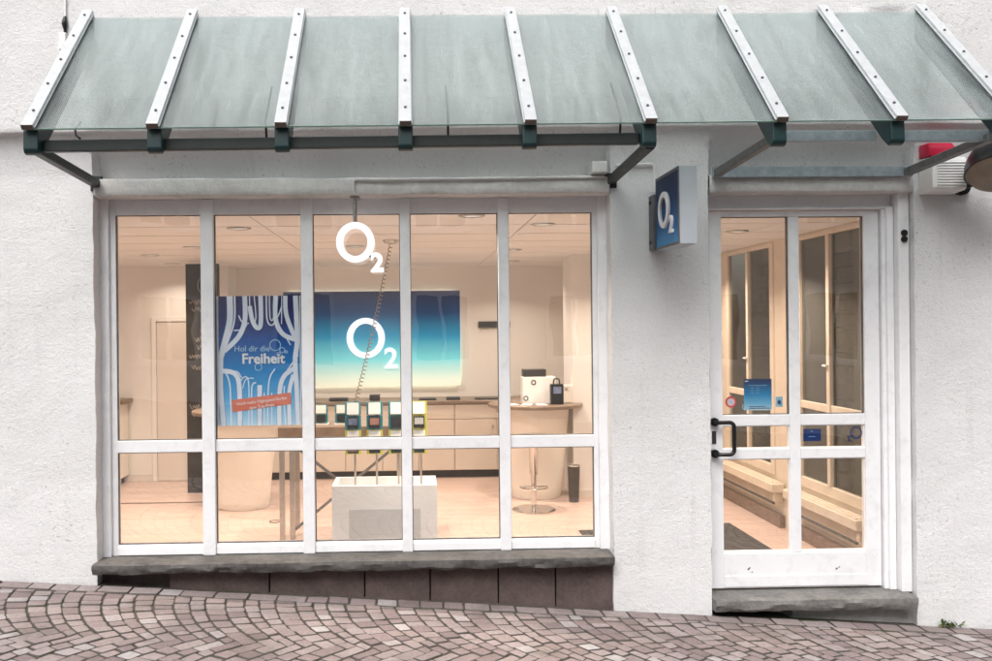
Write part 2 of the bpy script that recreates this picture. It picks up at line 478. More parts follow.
# ------------------------------------------------------------------ mesh helpers
class MB:
    def __init__(s):
        s.v, s.f, s.t = [], [], []
        s.tint = 0.5

    def add(s, vs, fs):
        o = len(s.v)
        s.v += [tuple(p) for p in vs]
        s.f += [tuple(o + i for i in f) for f in fs]
        s.t += [s.tint] * len(fs)
        return s

    def box(s, x0, x1, y0, y1, z0, z1):
        return s.add([(x0, y0, z0), (x1, y0, z0), (x1, y1, z0), (x0, y1, z0), (x0, y0, z1), (x1, y0, z1), (x1, y1, z1), (x0, y1, z1)],
                     [(3, 2, 1, 0), (4, 5, 6, 7), (0, 1, 5, 4), (1, 2, 6, 5), (2, 3, 7, 6), (3, 0, 4, 7)])

    def bar(s, p0, p1, wd, ht, up=(0, 0, 1)):
        p0, p1 = Vector(p0), Vector(p1)
        d = (p1 - p0).normalized()
        sx = d.cross(Vector(up)).normalized()
        uz = sx.cross(d).normalized()
        vs = []
        for p in (p0, p1):
            for a, b in ((-1, -1), (1, -1), (1, 1), (-1, 1)):
                vs.append(p + sx * a * wd / 2 + uz * b * ht / 2)
        return s.add(vs, [(0, 1, 2, 3), (7, 6, 5, 4), (0, 4, 5, 1), (1, 5, 6, 2), (2, 6, 7, 3), (3, 7, 4, 0)])

    def prism(s, poly, axis, a, b):
        """extrude a 2D polygon along axis; 'x': poly in (y,z), 'y': (x,z), 'z': (x,y)"""
        n = len(poly)
        def P(q, t):
            return {'x': (t, q[0], q[1]), 'y': (q[0], t, q[1]), 'z': (q[0], q[1], t)}[axis]
        vs = [P(q, a) for q in poly] + [P(q, b) for q in poly]
        return s.add(vs, [tuple(range(n - 1, -1, -1)), tuple(range(n, 2 * n))] + [(i, (i + 1) % n, n + (i + 1) % n, n + i) for i in range(n)])

    def tube(s, pts, r, seg=8, closed=False):
        pts = [Vector(p) for p in pts]
        n = len(pts)
        rings = []
        prev = None
        for i, p in enumerate(pts):
            if closed:
                d = (pts[(i + 1) % n] - pts[i - 1]).normalized()
            else:
                d = (pts[min(i + 1, n - 1)] - pts[max(i - 1, 0)]).normalized()
            if prev is None:
                ref = Vector((0, 0, 1)) if abs(d.z) < 0.9 else Vector((1, 0, 0))
                a = d.cross(ref).normalized()
            else:
                a = (prev - d * prev.dot(d)).normalized()
            prev = a
            b = d.cross(a)
            rad = r[i] if isinstance(r, (list, tuple)) else r
            rings.append([p + (a * math.cos(2 * math.pi * k / seg) + b * math.sin(2 * math.pi * k / seg)) * rad for k in range(seg)])
        vs = [q for ring in rings for q in ring]
        fs = []
        m = n if closed else n - 1
        for i in range(m):
            j = (i + 1) % n
            for k in range(seg):
                fs.append((i * seg + k, i * seg + (k + 1) % seg, j * seg + (k + 1) % seg, j * seg + k))
        if not closed:
            fs.append(tuple(range(seg - 1, -1, -1)))
            fs.append(tuple((n - 1) * seg + k for k in range(seg)))
        return s.add(vs, fs)

    def lathe(s, prof, cx, cy, seg=40, sx=1.0, sy=1.0):
        """profile of (radius, z) from bottom to top, closed with caps"""
        vs, fs = [], []
        for (r_, z) in prof:
            for k in range(seg):
                a = 2 * math.pi * k / seg
                vs.append((cx + r_ * math.cos(a) * sx, cy + r_ * math.sin(a) * sy, z))
        for i in range(len(prof) - 1):
            for k in range(seg):
                fs.append((i * seg + k, i * seg + (k + 1) % seg, (i + 1) * seg + (k + 1) % seg, (i + 1) * seg + k))
        fs.append(tuple(range(seg - 1, -1, -1)))
        fs.append(tuple((len(prof) - 1) * seg + k for k in range(seg)))
        return s.add(vs, fs)

    def ring(s, cx, cz, y0, y1, rx, rz, tx, tz, seg=56, plane='y', yc=None):
        """elliptical ring (letter O) with its face in the xz plane, from y0 to y1"""
        vs, fs = [], []
        for k in range(seg):
            a = 2 * math.pi * k / seg
            ca, sa = math.cos(a), math.sin(a)
            for (ex, ez, yy) in ((rx, rz, y0), (rx - tx, rz - tz, y0), (rx - tx, rz - tz, y1), (rx, rz, y1)):
                vs.append((cx + ex * ca, yy, cz + ez * sa))
        for k in range(seg):
            a, b = k * 4, ((k + 1) % seg) * 4
            for q in range(4):
                fs.append((a + q, a + (q + 1) % 4, b + (q + 1) % 4, b + q))
        return s.add(vs, fs)

    def ribbon(s, pts, wd, y0, y1, sub=8):
        """flat printed stroke in the xz plane following a smooth path"""
        P = [Vector((p[0], 0, p[1])) for p in pts]
        Q = []
        n = len(P)
        for i in range(n - 1):
            a, b, c, d = P[max(i - 1, 0)], P[i], P[i + 1], P[min(i + 2, n - 1)]
            for t in range(sub):
                u = t / sub
                Q.append(0.5 * ((2 * b) + (c - a) * u + (2 * a - 5 * b + 4 * c - d) * u * u + (3 * b - a - 3 * c + d) * u ** 3))
        Q.append(P[-1])
        vs, fs = [], []
        for i, q in enumerate(Q):
            d = (Q[min(i + 1, len(Q) - 1)] - Q[max(i - 1, 0)])
            d = d.normalized() if d.length > 1e-9 else Vector((0, 0, 1))
            nn = Vector((-d.z, 0, d.x))
            for e in (1, -1):
                r_ = q + nn * e * wd / 2
                vs.append((r_.x, y0, r_.z))
                vs.append((r_.x, y1, r_.z))
        for i in range(len(Q) - 1):
            a, b = i * 4, (i + 1) * 4
            fs += [(a, b, b + 2, a + 2), (a + 1, a + 3, b + 3, b + 1), (a, a + 1, b + 1, b), (a + 2, b + 2, b + 3, a + 3)]
        fs += [(0, 2, 3, 1), (len(vs) - 4, len(vs) - 3, len(vs) - 1, len(vs) - 2)]
        return s.add(vs, fs)

    def grid(s, rows, skip=None):
        """rows: list of rows of points"""
        o = len(s.v)
        nr, nc = len(rows), len(rows[0])
        s.v += [tuple(p) for row in rows for p in row]
        for i in range(nr - 1):
            for j in range(nc - 1):
                if skip and skip(i, j):
                    continue
                s.f.append((o + i * nc + j, o + i * nc + j + 1, o + (i + 1) * nc + j + 1, o + (i + 1) * nc + j))
                s.t.append(s.tint)
        return s

    def mesh(s, name, off=(0, 0, 0), bevel=0.0, seg=1, smooth=None, weld=False):
        me = bpy.data.meshes.new(name)
        me.from_pydata([(x - off[0], y - off[1], z - off[2]) for x, y, z in s.v], [], s.f)
        if any(t != 0.5 for t in s.t):
            a = me.attributes.new('tint', 'FLOAT', 'FACE')
            a.data.foreach_set('value', s.t)
        bm = bmesh.new()
        bm.from_mesh(me)
        if weld:
            bmesh.ops.remove_doubles(bm, verts=bm.verts, dist=1e-5)
            loose = [v for v in bm.verts if not v.link_faces]
            bmesh.ops.delete(bm, geom=loose, context='VERTS')
        bmesh.ops.recalc_face_normals(bm, faces=bm.faces)
        if bevel > 0:
            es = [e for e in bm.edges if len(e.link_faces) == 2 and e.calc_face_angle(0) > R(30)]
            bmesh.ops.bevel(bm, geom=es, offset=bevel, segments=seg, affect='EDGES', profile=0.6, clamp_overlap=True)
        bm.to_mesh(me)
        bm.free()
        if smooth:
            for p in me.polygons:
                p.use_smooth = True
            me.set_sharp_from_angle(angle=R(smooth))
        return me

BASE = {}
def wloc(o):
    return BASE.get(o.name, (0, 0, 0)) if o else (0, 0, 0)

def tag(o, label=None, cat=None, group=None, kind=None):
    for k, v in (('label', label), ('category', cat), ('group', group), ('kind', kind)):
        if v:
            o[k] = v
    return o

def thing(name, loc, label, cat, group=None, kind=None):
    o = bpy.data.objects.new(name, None)
    o.empty_display_size = 0.1
    o.location = loc
    COL.objects.link(o)
    BASE[o.name] = tuple(loc)
    return tag(o, label, cat, group, kind)

def obj(name, mb, mat, parent=None, loc=None, bevel=0.0, seg=1, smooth=None, weld=False):
    """link the collected shapes as ONE mesh object; coordinates are given in the world"""
    off = wloc(parent) if parent else (loc or (0, 0, 0))
    me = mb if isinstance(mb, bpy.types.Mesh) else mb.mesh(name, off, bevel, seg, smooth, weld)
    if not me.materials:
        me.materials.append(M[mat] if isinstance(mat, str) else mat)
    o = bpy.data.objects.new(name, me)
    COL.objects.link(o)
    if parent:
        o.parent = parent
    else:
        o.location = off
    BASE[o.name] = off
    return o

def copy_tree(o, loc=None, parent=None):
    c = o.copy()
    COL.objects.link(c)
    c.parent = parent
    if loc is not None:
        c.location = loc
    for ch in [x for x in bpy.data.objects if x.parent == o]:
        copy_tree(ch, None, c)
    return c

def text_mb(body, size, x, z, y0, y1, bold=0.0, align='LEFT', rot=0.0, shear=0.0, mirror=False):
    """lettering from the built-in font as thin solid mesh in the xz plane (reads from -y)"""
    cu = bpy.data.curves.new('lettering', 'FONT')
    cu.body = body
    cu.size = size
    cu.align_x = align
    cu.offset = bold
    cu.extrude = abs(y1 - y0) / 2
    cu.resolution_u = 4
    o = bpy.data.objects.new('lettering', cu)
    me = bpy.data.meshes.new_from_object(o)
    mb = MB()
    ca, sa = math.cos(rot), math.sin(rot)
    vs = []
    for v in me.vertices:
        px, pz = v.co.x * (-1 if mirror else 1), v.co.y
        vs.append((x + px * ca - pz * sa, (y0 + y1) / 2 + v.co.z, z + px * sa + pz * ca))
    mb.add(vs, [tuple(p.vertices) for p in me.polygons])
    bpy.data.objects.remove(o)
    bpy.data.curves.remove(cu)
    bpy.data.meshes.remove(me)
    return mb

def lin(a, b, step):
    n = max(1, int(round((b - a) / step)))
    return [a + (b - a) * i / n for i in range(n + 1)]

def brk(points, step):
    out = []
    for a, b in zip(points[:-1], points[1:]):
        out += lin(a, b, step)[:-1]
    return out + [points[-1]]

def prj(p):
    q = Vector(p) - CAMLOC
    d = q.dot(fw)
    if d < 0.1:
        return None
    return 435 + 900 * q.dot(rr) / d, 326 - 900 * q.dot(uu) / d, d

# ================================================================== GROUND
def gz(x):
    x = max(-7.0, min(7.0, x))
    return -0.017 - 0.067 * x

mb = MB()
gx = [-80, -40, -20, -10] + lin(-7, 7, 0.5) + [10, 20, 40, 80]
gy = [-80, -40, -20, -12, -8, -6, -4, -3, -2, -1, 0.02, 0.3]
mb.grid([[(x, y, gz(x) - 0.0065) for x in gx] for y in gy])
ground = obj('ground', mb, 'bed', loc=(0, 0, 0), smooth=60)
tag(ground, kind='structure')

# setts in segment arcs, one straight course along the wall
def clip(poly, ny, yk, keep_below):
    out = []
    n = len(poly)
    for i in range(n):
        a, b = poly[i], poly[(i + 1) % n]
        ia = (a[1] <= yk) == keep_below
        ib = (b[1] <= yk) == keep_below
        if ia:
            out.append(a)
        if ia != ib:
            t = (yk - a[1]) / (b[1] - a[1])
            out.append((a[0] + (b[0] - a[0]) * t, yk))
    return out

def area(poly):
    return 0.5 * sum(poly[i][0] * poly[(i + 1) % len(poly)][1] - poly[(i + 1) % len(poly)][0] * poly[i][1] for i in range(len(poly)))

def inset(poly, d):
    """move every edge inwards by d"""
    n = len(poly)
    P_ = [Vector(p) for p in poly]
    lines = []
    for k in range(n):
        a, b = P_[k], P_[(k + 1) % n]
        t = (b - a).normalized() if (b - a).length > 1e-6 else Vector((1, 0))
        lines.append((a + Vector((-t.y, t.x)) * d, t))
    out = []
    for k in range(n):
        (p, u), (q, v) = lines[k - 1], lines[k]
        den = u.x * v.y - u.y * v.x
        if abs(den) < 0.08:
            r_ = q
        else:
            t = ((q.x - p.x) * v.y - (q.y - p.y) * v.x) / den
            r_ = p + u * t
        if (r_ - P_[k]).length > 4 * d:
            r_ = P_[k] + (r_ - P_[k]).normalized() * 4 * d
        out.append((r_.x, r_.y))
    return out

def round_poly(poly):
    """cut the corners so stones look worn"""
    out = []
    n = len(poly)
    for i in range(n):
        p, a, b = Vector(poly[i]), Vector(poly[i - 1]), Vector(poly[(i + 1) % n])
        for q in (a, b):
            v = q - p
            out.append(tuple(p + v * min(0.12, 0.009 / max(v.length, 1e-4))))
    return out

def stone(mb, poly, rnd):
    poly = [(p[0] + rnd.uniform(-.004, .004), p[1] + rnd.uniform(-.004, .004)) for p in poly]
    if area(poly) < 0:
        poly = poly[::-1]
    a = inset(poly, rnd.uniform(0.0018, 0.0044))
    a = round_poly(a)
    if area(a) < 0.0012:
        return
    b = inset(a, 0.003)
    c = inset(a, 0.011)
    dz = rnd.uniform(-0.0035, 0.0035)
    tx, ty = rnd.uniform(-.025, .025), rnd.uniform(-.025, .025)
    cx = sum(p[0] for p in a) / len(a)
    cy = sum(p[1] for p in a) / len(a)
    def Z(p, h):
        return gz(p[0]) + h + dz + (p[0] - cx) * tx + (p[1] - cy) * ty
    n = len(a)
    vs = [(p[0], p[1], gz(p[0]) - 0.035) for p in a] + [(p[0], p[1], Z(p, -0.004)) for p in a] + [(p[0], p[1], Z(p, 0.0)) for p in b] + [(p[0], p[1], Z(p, 0.001)) for p in c]
    fs = []
    for k in range(3):
        fs += [(k * n + i, k * n + (i + 1) % n, (k + 1) * n + (i + 1) % n, (k + 1) * n + i) for i in range(n)]
    fs.append(tuple(3 * n + i for i in range(n)))
    t = rnd.random()
    mb.tint = 0.02 + 0.96 * t if rnd.random() > 0.06 else rnd.uniform(0.85, 1.0)
    if rnd.random() < 0.75:
        mb.tint = min(mb.tint, rnd.uniform(0.15, 0.8))
    tt = mb.tint
    mb.tint = 0.0
    mb.add(vs, fs[:2 * n])
    o_ = len(mb.v) - len(vs)
    mb.f += [tuple(o_ + i for i in f) for f in fs[2 * n:]]
    mb.t += [max(tt, 0.02)] * (len(fs) - 2 * n)
    mb.tint = 0.5

rnd = random.Random(11)
polys = []
XMIN, XMAX, YMIN = -3.9, 5.0, -3.4
# course along the wall
x = XMIN
while x < XMAX:
    L = rnd.uniform(0.12, 0.2)
    polys.append([(x, -0.135), (x + L, -0.135), (x + L, -0.012), (x, -0.012)])
    x += L
W_, RAD = 0.86, 1.22
colc = -0.02
first = True
while colc + W_ > YMIN:
    pitch = 0.100
    nst = 16
    def arc(x0, v):
        return x0 + RAD - math.sqrt(RAD * RAD - v * v) + 0.0
    i0 = int((XMIN - 0.6) / pitch)
    i1 = int((XMAX + 0.2) / pitch)
    for i in range(i0, i1):
        xa, xb = i * pitch + 0.012 * math.sin(i * 1.7), (i + 1) * pitch + 0.012 * math.sin((i + 1) * 1.7)
        LT = 2 * RAD * math.asin(W_ / RAD)
        ns = int(round(LT / 0.102)) + (i % 2)
        cuts = [-W_]
        for k in range(1, ns):
            sk = -LT / 2 + (k + rnd.uniform(-0.16, 0.16) + (0.0 if i % 2 else 0.0)) * LT / ns
            cuts.append(RAD * math.sin(sk / RAD))
        cuts.append(W_)
        for a, b in zip(cuts[:-1], cuts[1:]):
            # joints across a row stand square to the arc; row ends interlock with the next column
            da, db = -a / RAD * pitch * 0.75, -b / RAD * pitch * 0.75
            q = [(arc(xa, a), colc + a), (arc(xb, a + da), colc + a + da)]
            if abs(b - W_) < 1e-6:
                dq = W_ / RAD * pitch * 0.75
                q += [(arc(xb, W_), colc + W_), (arc(xb, -W_ + dq), colc + W_ + dq), (arc(xa, W_), colc + W_)]
            else:
                q += [(arc(xb, b + db), colc + b + db), (arc(xa, b), colc + b)]
            q = clip(q, 0, -0.140, True)
            if len(q) < 3:
                continue
            if abs(area(q)) < 0.0018:
                continue
            cxm = sum(p[0] for p in q) / len(q)
            cym = sum(p[1] for p in q) / len(q)
            if XMIN < cxm < XMAX and YMIN < cym:
                polys.append(q)
    colc -= 2 * W_

vis, rest = [], []
for q in polys:
    if area(q) < 0:
        q = q[::-1]
    c = (sum(p[0] for p in q) / len(q), sum(p[1] for p in q) / len(q))
    s_ = prj((c[0], c[1], gz(c[0])))
    if s_ and -6 < s_[0] < 998 and s_[1] < 668:
        vis.append((abs(area(q)) / s_[2] ** 3, q))
    else:
        rest.append(q)
vis.sort(key=lambda t: -t[0])
for k, (a_, q) in enumerate(vis):
    if k < 300:
        m1 = MB()
        stone(m1, q, rnd)
        o = obj('sett', m1, 'sett', ground, smooth=50)
    else:
        rest.append(q)
m1 = MB()
for q in rest:
    stone(m1, q, rnd)
o = obj('small_setts', m1, 'sett', ground, smooth=50)
tag(o, kind='stuff')

# ================================================================== SHOP BUILDING
bld = thing('shop_building', (0, 0.0, -0.4), 'white roughcast shop house with large display window and glazed door', 'building')

WX0, WX1 = -1.89, 1.228          # window opening
DX0, DX1 = 1.829, 3.104          # door opening
HEAD = 2.445                     # underside of the lintels
xs = brk([-6.0, -3.0], 0.15)[:-1] + brk([-3.0, WX0, WX0 + 0.012, WX1 - 0.012, WX1, DX0, DX0 + 0.012, DX1 - 0.012, DX1, 4.2], 0.035)[:-1] + brk([4.2, 6.0], 0.15)
prof = [(0.0, z) for z in brk([-0.9, -0.3, 0.2, HEAD], 0.035)]
prof += [(0.0, 2.48), (0.0, 2.52), (0.0, 2.555), (-0.003, 2.58), (-0.006, 2.60), (-0.010, 2.625), (-0.014, 2.65), (-0.020, 2.675), (-0.026, 2.70), (-0.034, 2.722), (-0.042, 2.745), (-0.050, 2.762), (-0.058, 2.778), (-0.066, 2.792), (-0.096, 2.796), (-0.102, 2.803)]
prof += [(-0.102, z) for z in brk([2.83, 3.9], 0.035)] + [(-0.102, z) for z in brk([4.1, 6.2], 0.3)]

def wob(x, y, z):
    """trowelled unevenness of the render"""
    a = noise.noise(Vector((x * 2.1, 3.7, z * 2.1))) * 0.005
    b = noise.noise(Vector((x * 9, 1.3, z * 9))) * 0.0035
    c = noise.noise(Vector((x * 24, 9.1, z * 24))) * 0.0018
    return a + b + c

rows = []
for (y, z) in prof:
    row = []
    for x in xs:
        dx = dz = 0
        if -3 < x < 4.2:
            if min(abs(x - e) for e in (WX0, WX1, DX0, DX1)) < 0.001:
                dx = noise.noise(Vector((x, 0.5, z * 6))) * 0.006 + noise.noise(Vector((x, 4.5, z * 22))) * 0.003
            if abs(z - HEAD) < 0.002 or abs(z - 2.796) < 0.012:
                dz = noise.noise(Vector((x * 6, 2.5, z))) * 0.006
            if z > 2.57:
                dz += 0.0063 * (x + 2.3) * min(1.0, (z - 2.57) / 0.2) * (1 if z < 3.5 else 0)
        yy = y
        if HEAD + 0.01 < z < 2.794 and (WX0 + 0.005 < x < WX1 - 0.005 or DX0 + 0.005 < x < DX1 - 0.005):
            t = max(0.0, (z - 2.54) / (2.792 - 2.54))
            yy = 0.125 - 0.200 * t ** 1.6          # hollow soffit running out to the storey above
        row.append((x + dx, yy + wob(x, y, z), z + dz))
    rows.append(row)

def in_open(i, j):
    xm = (xs[j] + xs[j + 1]) / 2
    zm = (prof[i][1] + prof[i + 1][1]) / 2
    return zm < HEAD and (WX0 < xm < WX1 or DX0 < xm < DX1)

mb = MB()
mb.grid(rows, in_open)
ih = max(i for i, p in enumerate(prof) if p[1] <= HEAD + 1e-6)
ys = [0.05, 0.10, 0.16, 0.24, 0.30]
def reveal(col_pts):
    rws = [col_pts]
    for y in ys:
        rws.append([(p[0], y, p[2]) for p in col_pts])
    mb.grid(rws)
for e in (WX0, WX1, DX0, DX1):
    j = min(range(len(xs)), key=lambda k: abs(xs[k] - e))
    reveal([rows[i][j] for i in range(ih + 1)])
for a, b in ((WX0, WX1), (DX0, DX1)):
    ja = min(range(len(xs)), key=lambda k: abs(xs[k] - a))
    jb = min(range(len(xs)), key=lambda k: abs(xs[k] - b))
    reveal([rows[ih][j] for j in range(ja, jb + 1)])
obj('facade_wall', mb, 'plaster', bld, smooth=75, weld=True)
# inner leaf of the wall and the storey above, so that the house is solid
mb = MB()
mb.box(-6, WX0, 0.30, 0.34, -0.9, 2.8).box(WX1, DX0, 0.30, 0.34, -0.9, 2.8).box(DX1, 6.0, 0.30, 0.34, -0.9, 2.8)
mb.box(WX0, WX1, 0.30, 0.34, HEAD, 2.8).box(DX0, DX1, 0.30, 0.34, HEAD, 2.8)
obj('inner_wall_leaf', mb, 'iwall', bld)
mb = MB()
mb.box(-6.0, 3.3, 0.35, 7.2, 2.82, 6.2)
obj('upper_storey', mb, 'plaster', bld)
mb = MB()
mb.prism([(-0.5, 6.22), (7.6, 6.22), (3.5, 9.0)], 'x', -6.2, 6.2)
obj('roof', mb, 'roof', bld)

# lintels: rounded, painted, a little uneven
for (a, b) in ((WX0 + 0.006, WX1 - 0.006), (DX0 + 0.006, DX1 - 0.006)):
    mb = MB()
    pr = [(0.16, 2.432), (0.012, 2.434), (-0.008, 2.437), (-0.013, 2.443), (-0.014, 2.48), (-0.014, 2.525), (-0.011, 2.536), (0.004, 2.540), (0.15, 2.546)]
    rws = []
    for x in lin(a, b, 0.03):
        rws.append([(x, y + noise.noise(Vector((x * 5, y * 3, z * 9))) * 0.005 * (y < 0.1), z + noise.noise(Vector((x * 4, 7.7, z * 5))) * 0.006) for y, z in pr])
    mb.grid(rws)
    obj('lintel', mb, 'lintel', bld, smooth=60)

# ---- slate window sill with rough front edge
def rough_slab(x0, x1, y0, y1, z0, z1, amp, step=0.03, under=0.02):
    mb = MB()
    pr = [(y1, z0), (y0 + under, z0), (y0 + 0.006, z0 + (z1 - z0) * 0.3), (y0, z0 + (z1 - z0) * 0.65), (y0 + 0.004, z1 - 0.004), (y0 + 0.02, z1), (y0 + (y1 - y0) * 0.5, z1), (y1, z1)]
    X = lin(x0, x1, step)
    rws = []
    for x in X:
        r_ = []
        for k, (y, z) in enumerate(pr):
            f = (0.3, 1.0, 1.0, 0.7, 0.35, 0.1, 0.05, 0)[k]
            r_.append((x, y + f * amp * (noise.noise(Vector((x * 7, k * 3.1, 0))) + 0.6 * noise.noise(Vector((x * 26, k * 5.7, 2)))),
                       z + f * amp * 0.55 * (noise.noise(Vector((x * 8, k * 2.3, 5))) + 0.6 * noise.noise(Vector((x * 30, k * 2.3, 8))))))
        rws.append(r_)
    mb.grid(rws)
    o = len(mb.v)
    n = len(pr)
    mb.add(rws[0], [tuple(range(n))])
    mb.add(rws[-1], [tuple(range(n - 1, -1, -1))])
    return mb

obj('window_sill', rough_slab(WX0 - 0.004, WX1 - 0.012, -0.085, 0.20, 0.185, 0.246, 0.016), 'slate', bld, smooth=35, weld=True)
obj('doorstep', rough_slab(DX0 + 0.002, DX1 - 0.035, -0.075, 0.30, -0.108, -0.036, 0.018), 'step', bld, smooth=35, weld=True)
# plinth slabs of dark reddish stone under the sill
pj = [WX0, -1.469, -0.866, -0.289, 0.108, 0.524, 0.875, WX1]
for k, (a, b) in enumerate(zip(pj[:-1], pj[1:])):
    mb = MB()
    d = random.uniform(-0.006, 0.006) + (0.05 if k == 0 else 0)
    mb.box(a + 0.004, b - 0.004, 0.03 + d, 0.12, -0.5, 0.178)
    obj('plinth_slab', mb, 'plinth', bld, bevel=0.005, seg=2)
mb = MB().box(WX0 + 0.002, WX1 - 0.002, 0.13, 0.30, -0.5, 0.178)
obj('plinth_backing', mb, 'bed', bld)
mb = MB()
mb.grid([[(x, 0.045 + 0.004 * noise.noise(Vector((x * 9, 0, z * 9))) + (0.10 if x < 2.32 and z > -0.175 else 0), z) for x in lin(DX0 + 0.003, DX1 - 0.003, 0.03)] for z in (-0.5, -0.3, -0.2, -0.172, -0.15, -0.122)])
obj('step_riser', mb, 'riser', bld, smooth=40)

# ---- shop window
FY0 = 0.115                      # outer face of posts
wn_ = MB()
wn_.box(WX0 - 0.03, -1.842, FY0, 0.20, 0.240, 2.440)
wn_.box(-1.842, -1.806, FY0 + 0.03, 0.20, 0.240, 2.440)
wn_.box(1.172, WX1 + 0.03, FY0, 0.20, 0.240, 2.440)
wn_.box(1.142, 1.172, FY0 + 0.03, 0.20, 0.240, 2.440)
wn_.box(-1.806, 1.142, FY0 + 0.02, 0.20, 2.340, 2.455)
win = obj('shop_window', wn_, 'white', bld, bevel=0.004, seg=2)
mull = [(-1.286, -1.200), (-0.672, -0.592), (-0.061, 0.010), (0.547, 0.622)]
for a, b in mull:
    obj('mullion', MB().box(a + 0.004, b - 0.004, FY0 - 0.002, 0.205, 0.246, 2.432), 'white', win, bevel=0.005, seg=2)
bays = [-1.806] + [v for ab in mull for v in ab] + [1.142]
for k in range(5):
    a, b = bays[2 * k] + (0 if k == 0 else -0.004), bays[2 * k + 1] + (0.004 if k < 4 else 0)
    mb = MB().box(a, b, FY0 + 0.022, 0.20, 0.878, 0.952)
    obj('transom_bar', mb, 'white', win, bevel=0.005, seg=2)
    mb = MB()
    mb.prism([(FY0 + 0.012, 0.249), (0.2, 0.249), (0.2, 0.312), (FY0 + 0.035, 0.312), (FY0 + 0.014, 0.296)], 'x', a, b)
    obj('bottom_rail', mb, 'white', win, bevel=0.003)
    for z0, z1 in ((0.312, 0.878), (0.952, 2.340)):
        gk = MB()
        t = 0.0045
        gk.box(a, a + t, 0.150, 0.175, z0, z1).box(b - t, b, 0.150, 0.175, z0, z1).box(a + t, b - t, 0.150, 0.175, z0, z0 + t).box(a + t, b - t, 0.150, 0.175, z1 - t, z1)
        obj('gasket', gk, 'gasket', win)
        obj('pane', MB().box(a + t + .0005, b - t - .0005, 0.158, 0.166, z0 + t + .0005, z1 - t - .0005), 'glass', win)

# ---- door frame and glazed door leaf
df = MB()
df.box(DX0 - 0.03, 1.872, 0.13, 0.24, -0.036, 2.345)
df.box(DX0 + 0.003, 3.03, 0.125, 0.24, 2.352, 2.455)
df.box(DX0 + 0.003, 3.03, 0.105, 0.24, 2.345, 2.358)
df.box(2.962, 3.028, 0.115, 0.24, -0.036, 2.345)
df.box(2.985, 3.028, 0.095, 0.116, -0.036, 2.36)
df.box(3.032, 3.098, 0.045, 0.24, -0.036, 2.438).box(3.098, 3.14, 0.10, 0.24, -0.036, 2.438)
obj('door_frame', df, 'white', bld, bevel=0.004, seg=2)
LY0, LY1 = 0.140, 0.195
leaf = MB()
leaf.box(1.876, 1.955, LY0, LY1, -0.022, 2.338)
leaf.box(2.862, 2.956, LY0, LY1, -0.022, 2.338)
leaf.box(1.955, 2.862, LY0, LY1, 2.306, 2.338)
leaf.box(1.955, 2.862, LY0, LY1, -0.022, 0.194)
leaf.box(1.955, 2.862, LY0 - 0.006, LY0 - 0.0005, -0.014, 0.055)
door = obj('entrance_door', leaf, 'white', bld, bevel=0.004, seg=2)
obj('middle_stile', MB().box(2.383, 2.450, LY0 + 0.003, LY1 - .003, 0.194, 2.306), 'white', door, bevel=0.005, seg=2)
obj('kick_rail', MB().box(1.957, 2.860, LY0 + 0.006, LY1 - .006, 0.194, 0.202), 'white', door)
dz = [(0.202, 0.784), (0.850, 0.993), (1.062, 2.306)]
for a, b in ((1.955, 2.383), (2.450, 2.862)):
    obj('glazing_bar', MB().box(a, b, LY0 + 0.005, LY1 - .005, 0.784, 0.850), 'white', door, bevel=0.005, seg=2)
    obj('glazing_bar', MB().box(a, b, LY0 + 0.005, LY1 - .005, 0.993, 1.062), 'white', door, bevel=0.005, seg=2)
    for z0, z1 in dz:
        t = 0.0045
        gk = MB()
        gk.box(a, a + t, 0.157, 0.180, z0, z1).box(b - t, b, 0.157, 0.180, z0, z1).box(a + t, b - t, 0.157, 0.180, z0, z0 + t).box(a + t, b - t, 0.157, 0.180, z1 - t, z1)
        obj('gasket', gk, 'white2' if z1 < 1.5 else 'gasket', door)
        obj('pane', MB().box(a + t + .0005, b - t - .0005, 0.163, 0.171, z0 + t + .0005, z1 - t - .0005), 'glass', door)
# black D pull handle
hp = []
for k in range(7):
    a = R(90 * k / 6)
    hp.append((1.975 + 0.028 * math.sin(a), 0.075, 0.995 + 0.028 * math.cos(a) - 0.0))
up = [(1.897, 0.138, 1.023), (1.897, 0.09, 1.023), (1.905, 0.076, 1.023)] + hp
path = up + [(p[0], p[1], 1.848 - p[2]) for p in up[::-1]]
mb = MB().tube(path, 0.0125, 12)
for z in (1.023, 0.825):
    mb.tube([(1.897, 0.1395, z), (1.897, 0.112, z)], 0.026, 20)
obj('pull_handle', mb, 'black', door, smooth=40)
mb = MB().box(1.885, 1.911, 0.132, 0.1395, 0.885, 0.965)
obj('lock_plate', mb, 'dark', door, bevel=0.003)
for (x, z, s_) in ((2.10, 0.095, 1), (2.125, 0.075, .6), (2.112, 0.104, .5), (2.66, 0.088, .9), (2.68, 0.098, .6)):
    mb = MB().prism([(x, z), (x + .012 * s_, z + .010 * s_), (x + .020 * s_, z + .006 * s_), (x + .008 * s_, z - .006 * s_)], 'y', LY0 - 0.0012, LY0 + 0.001)
    obj('paint_chip', mb, 'greydk', door)

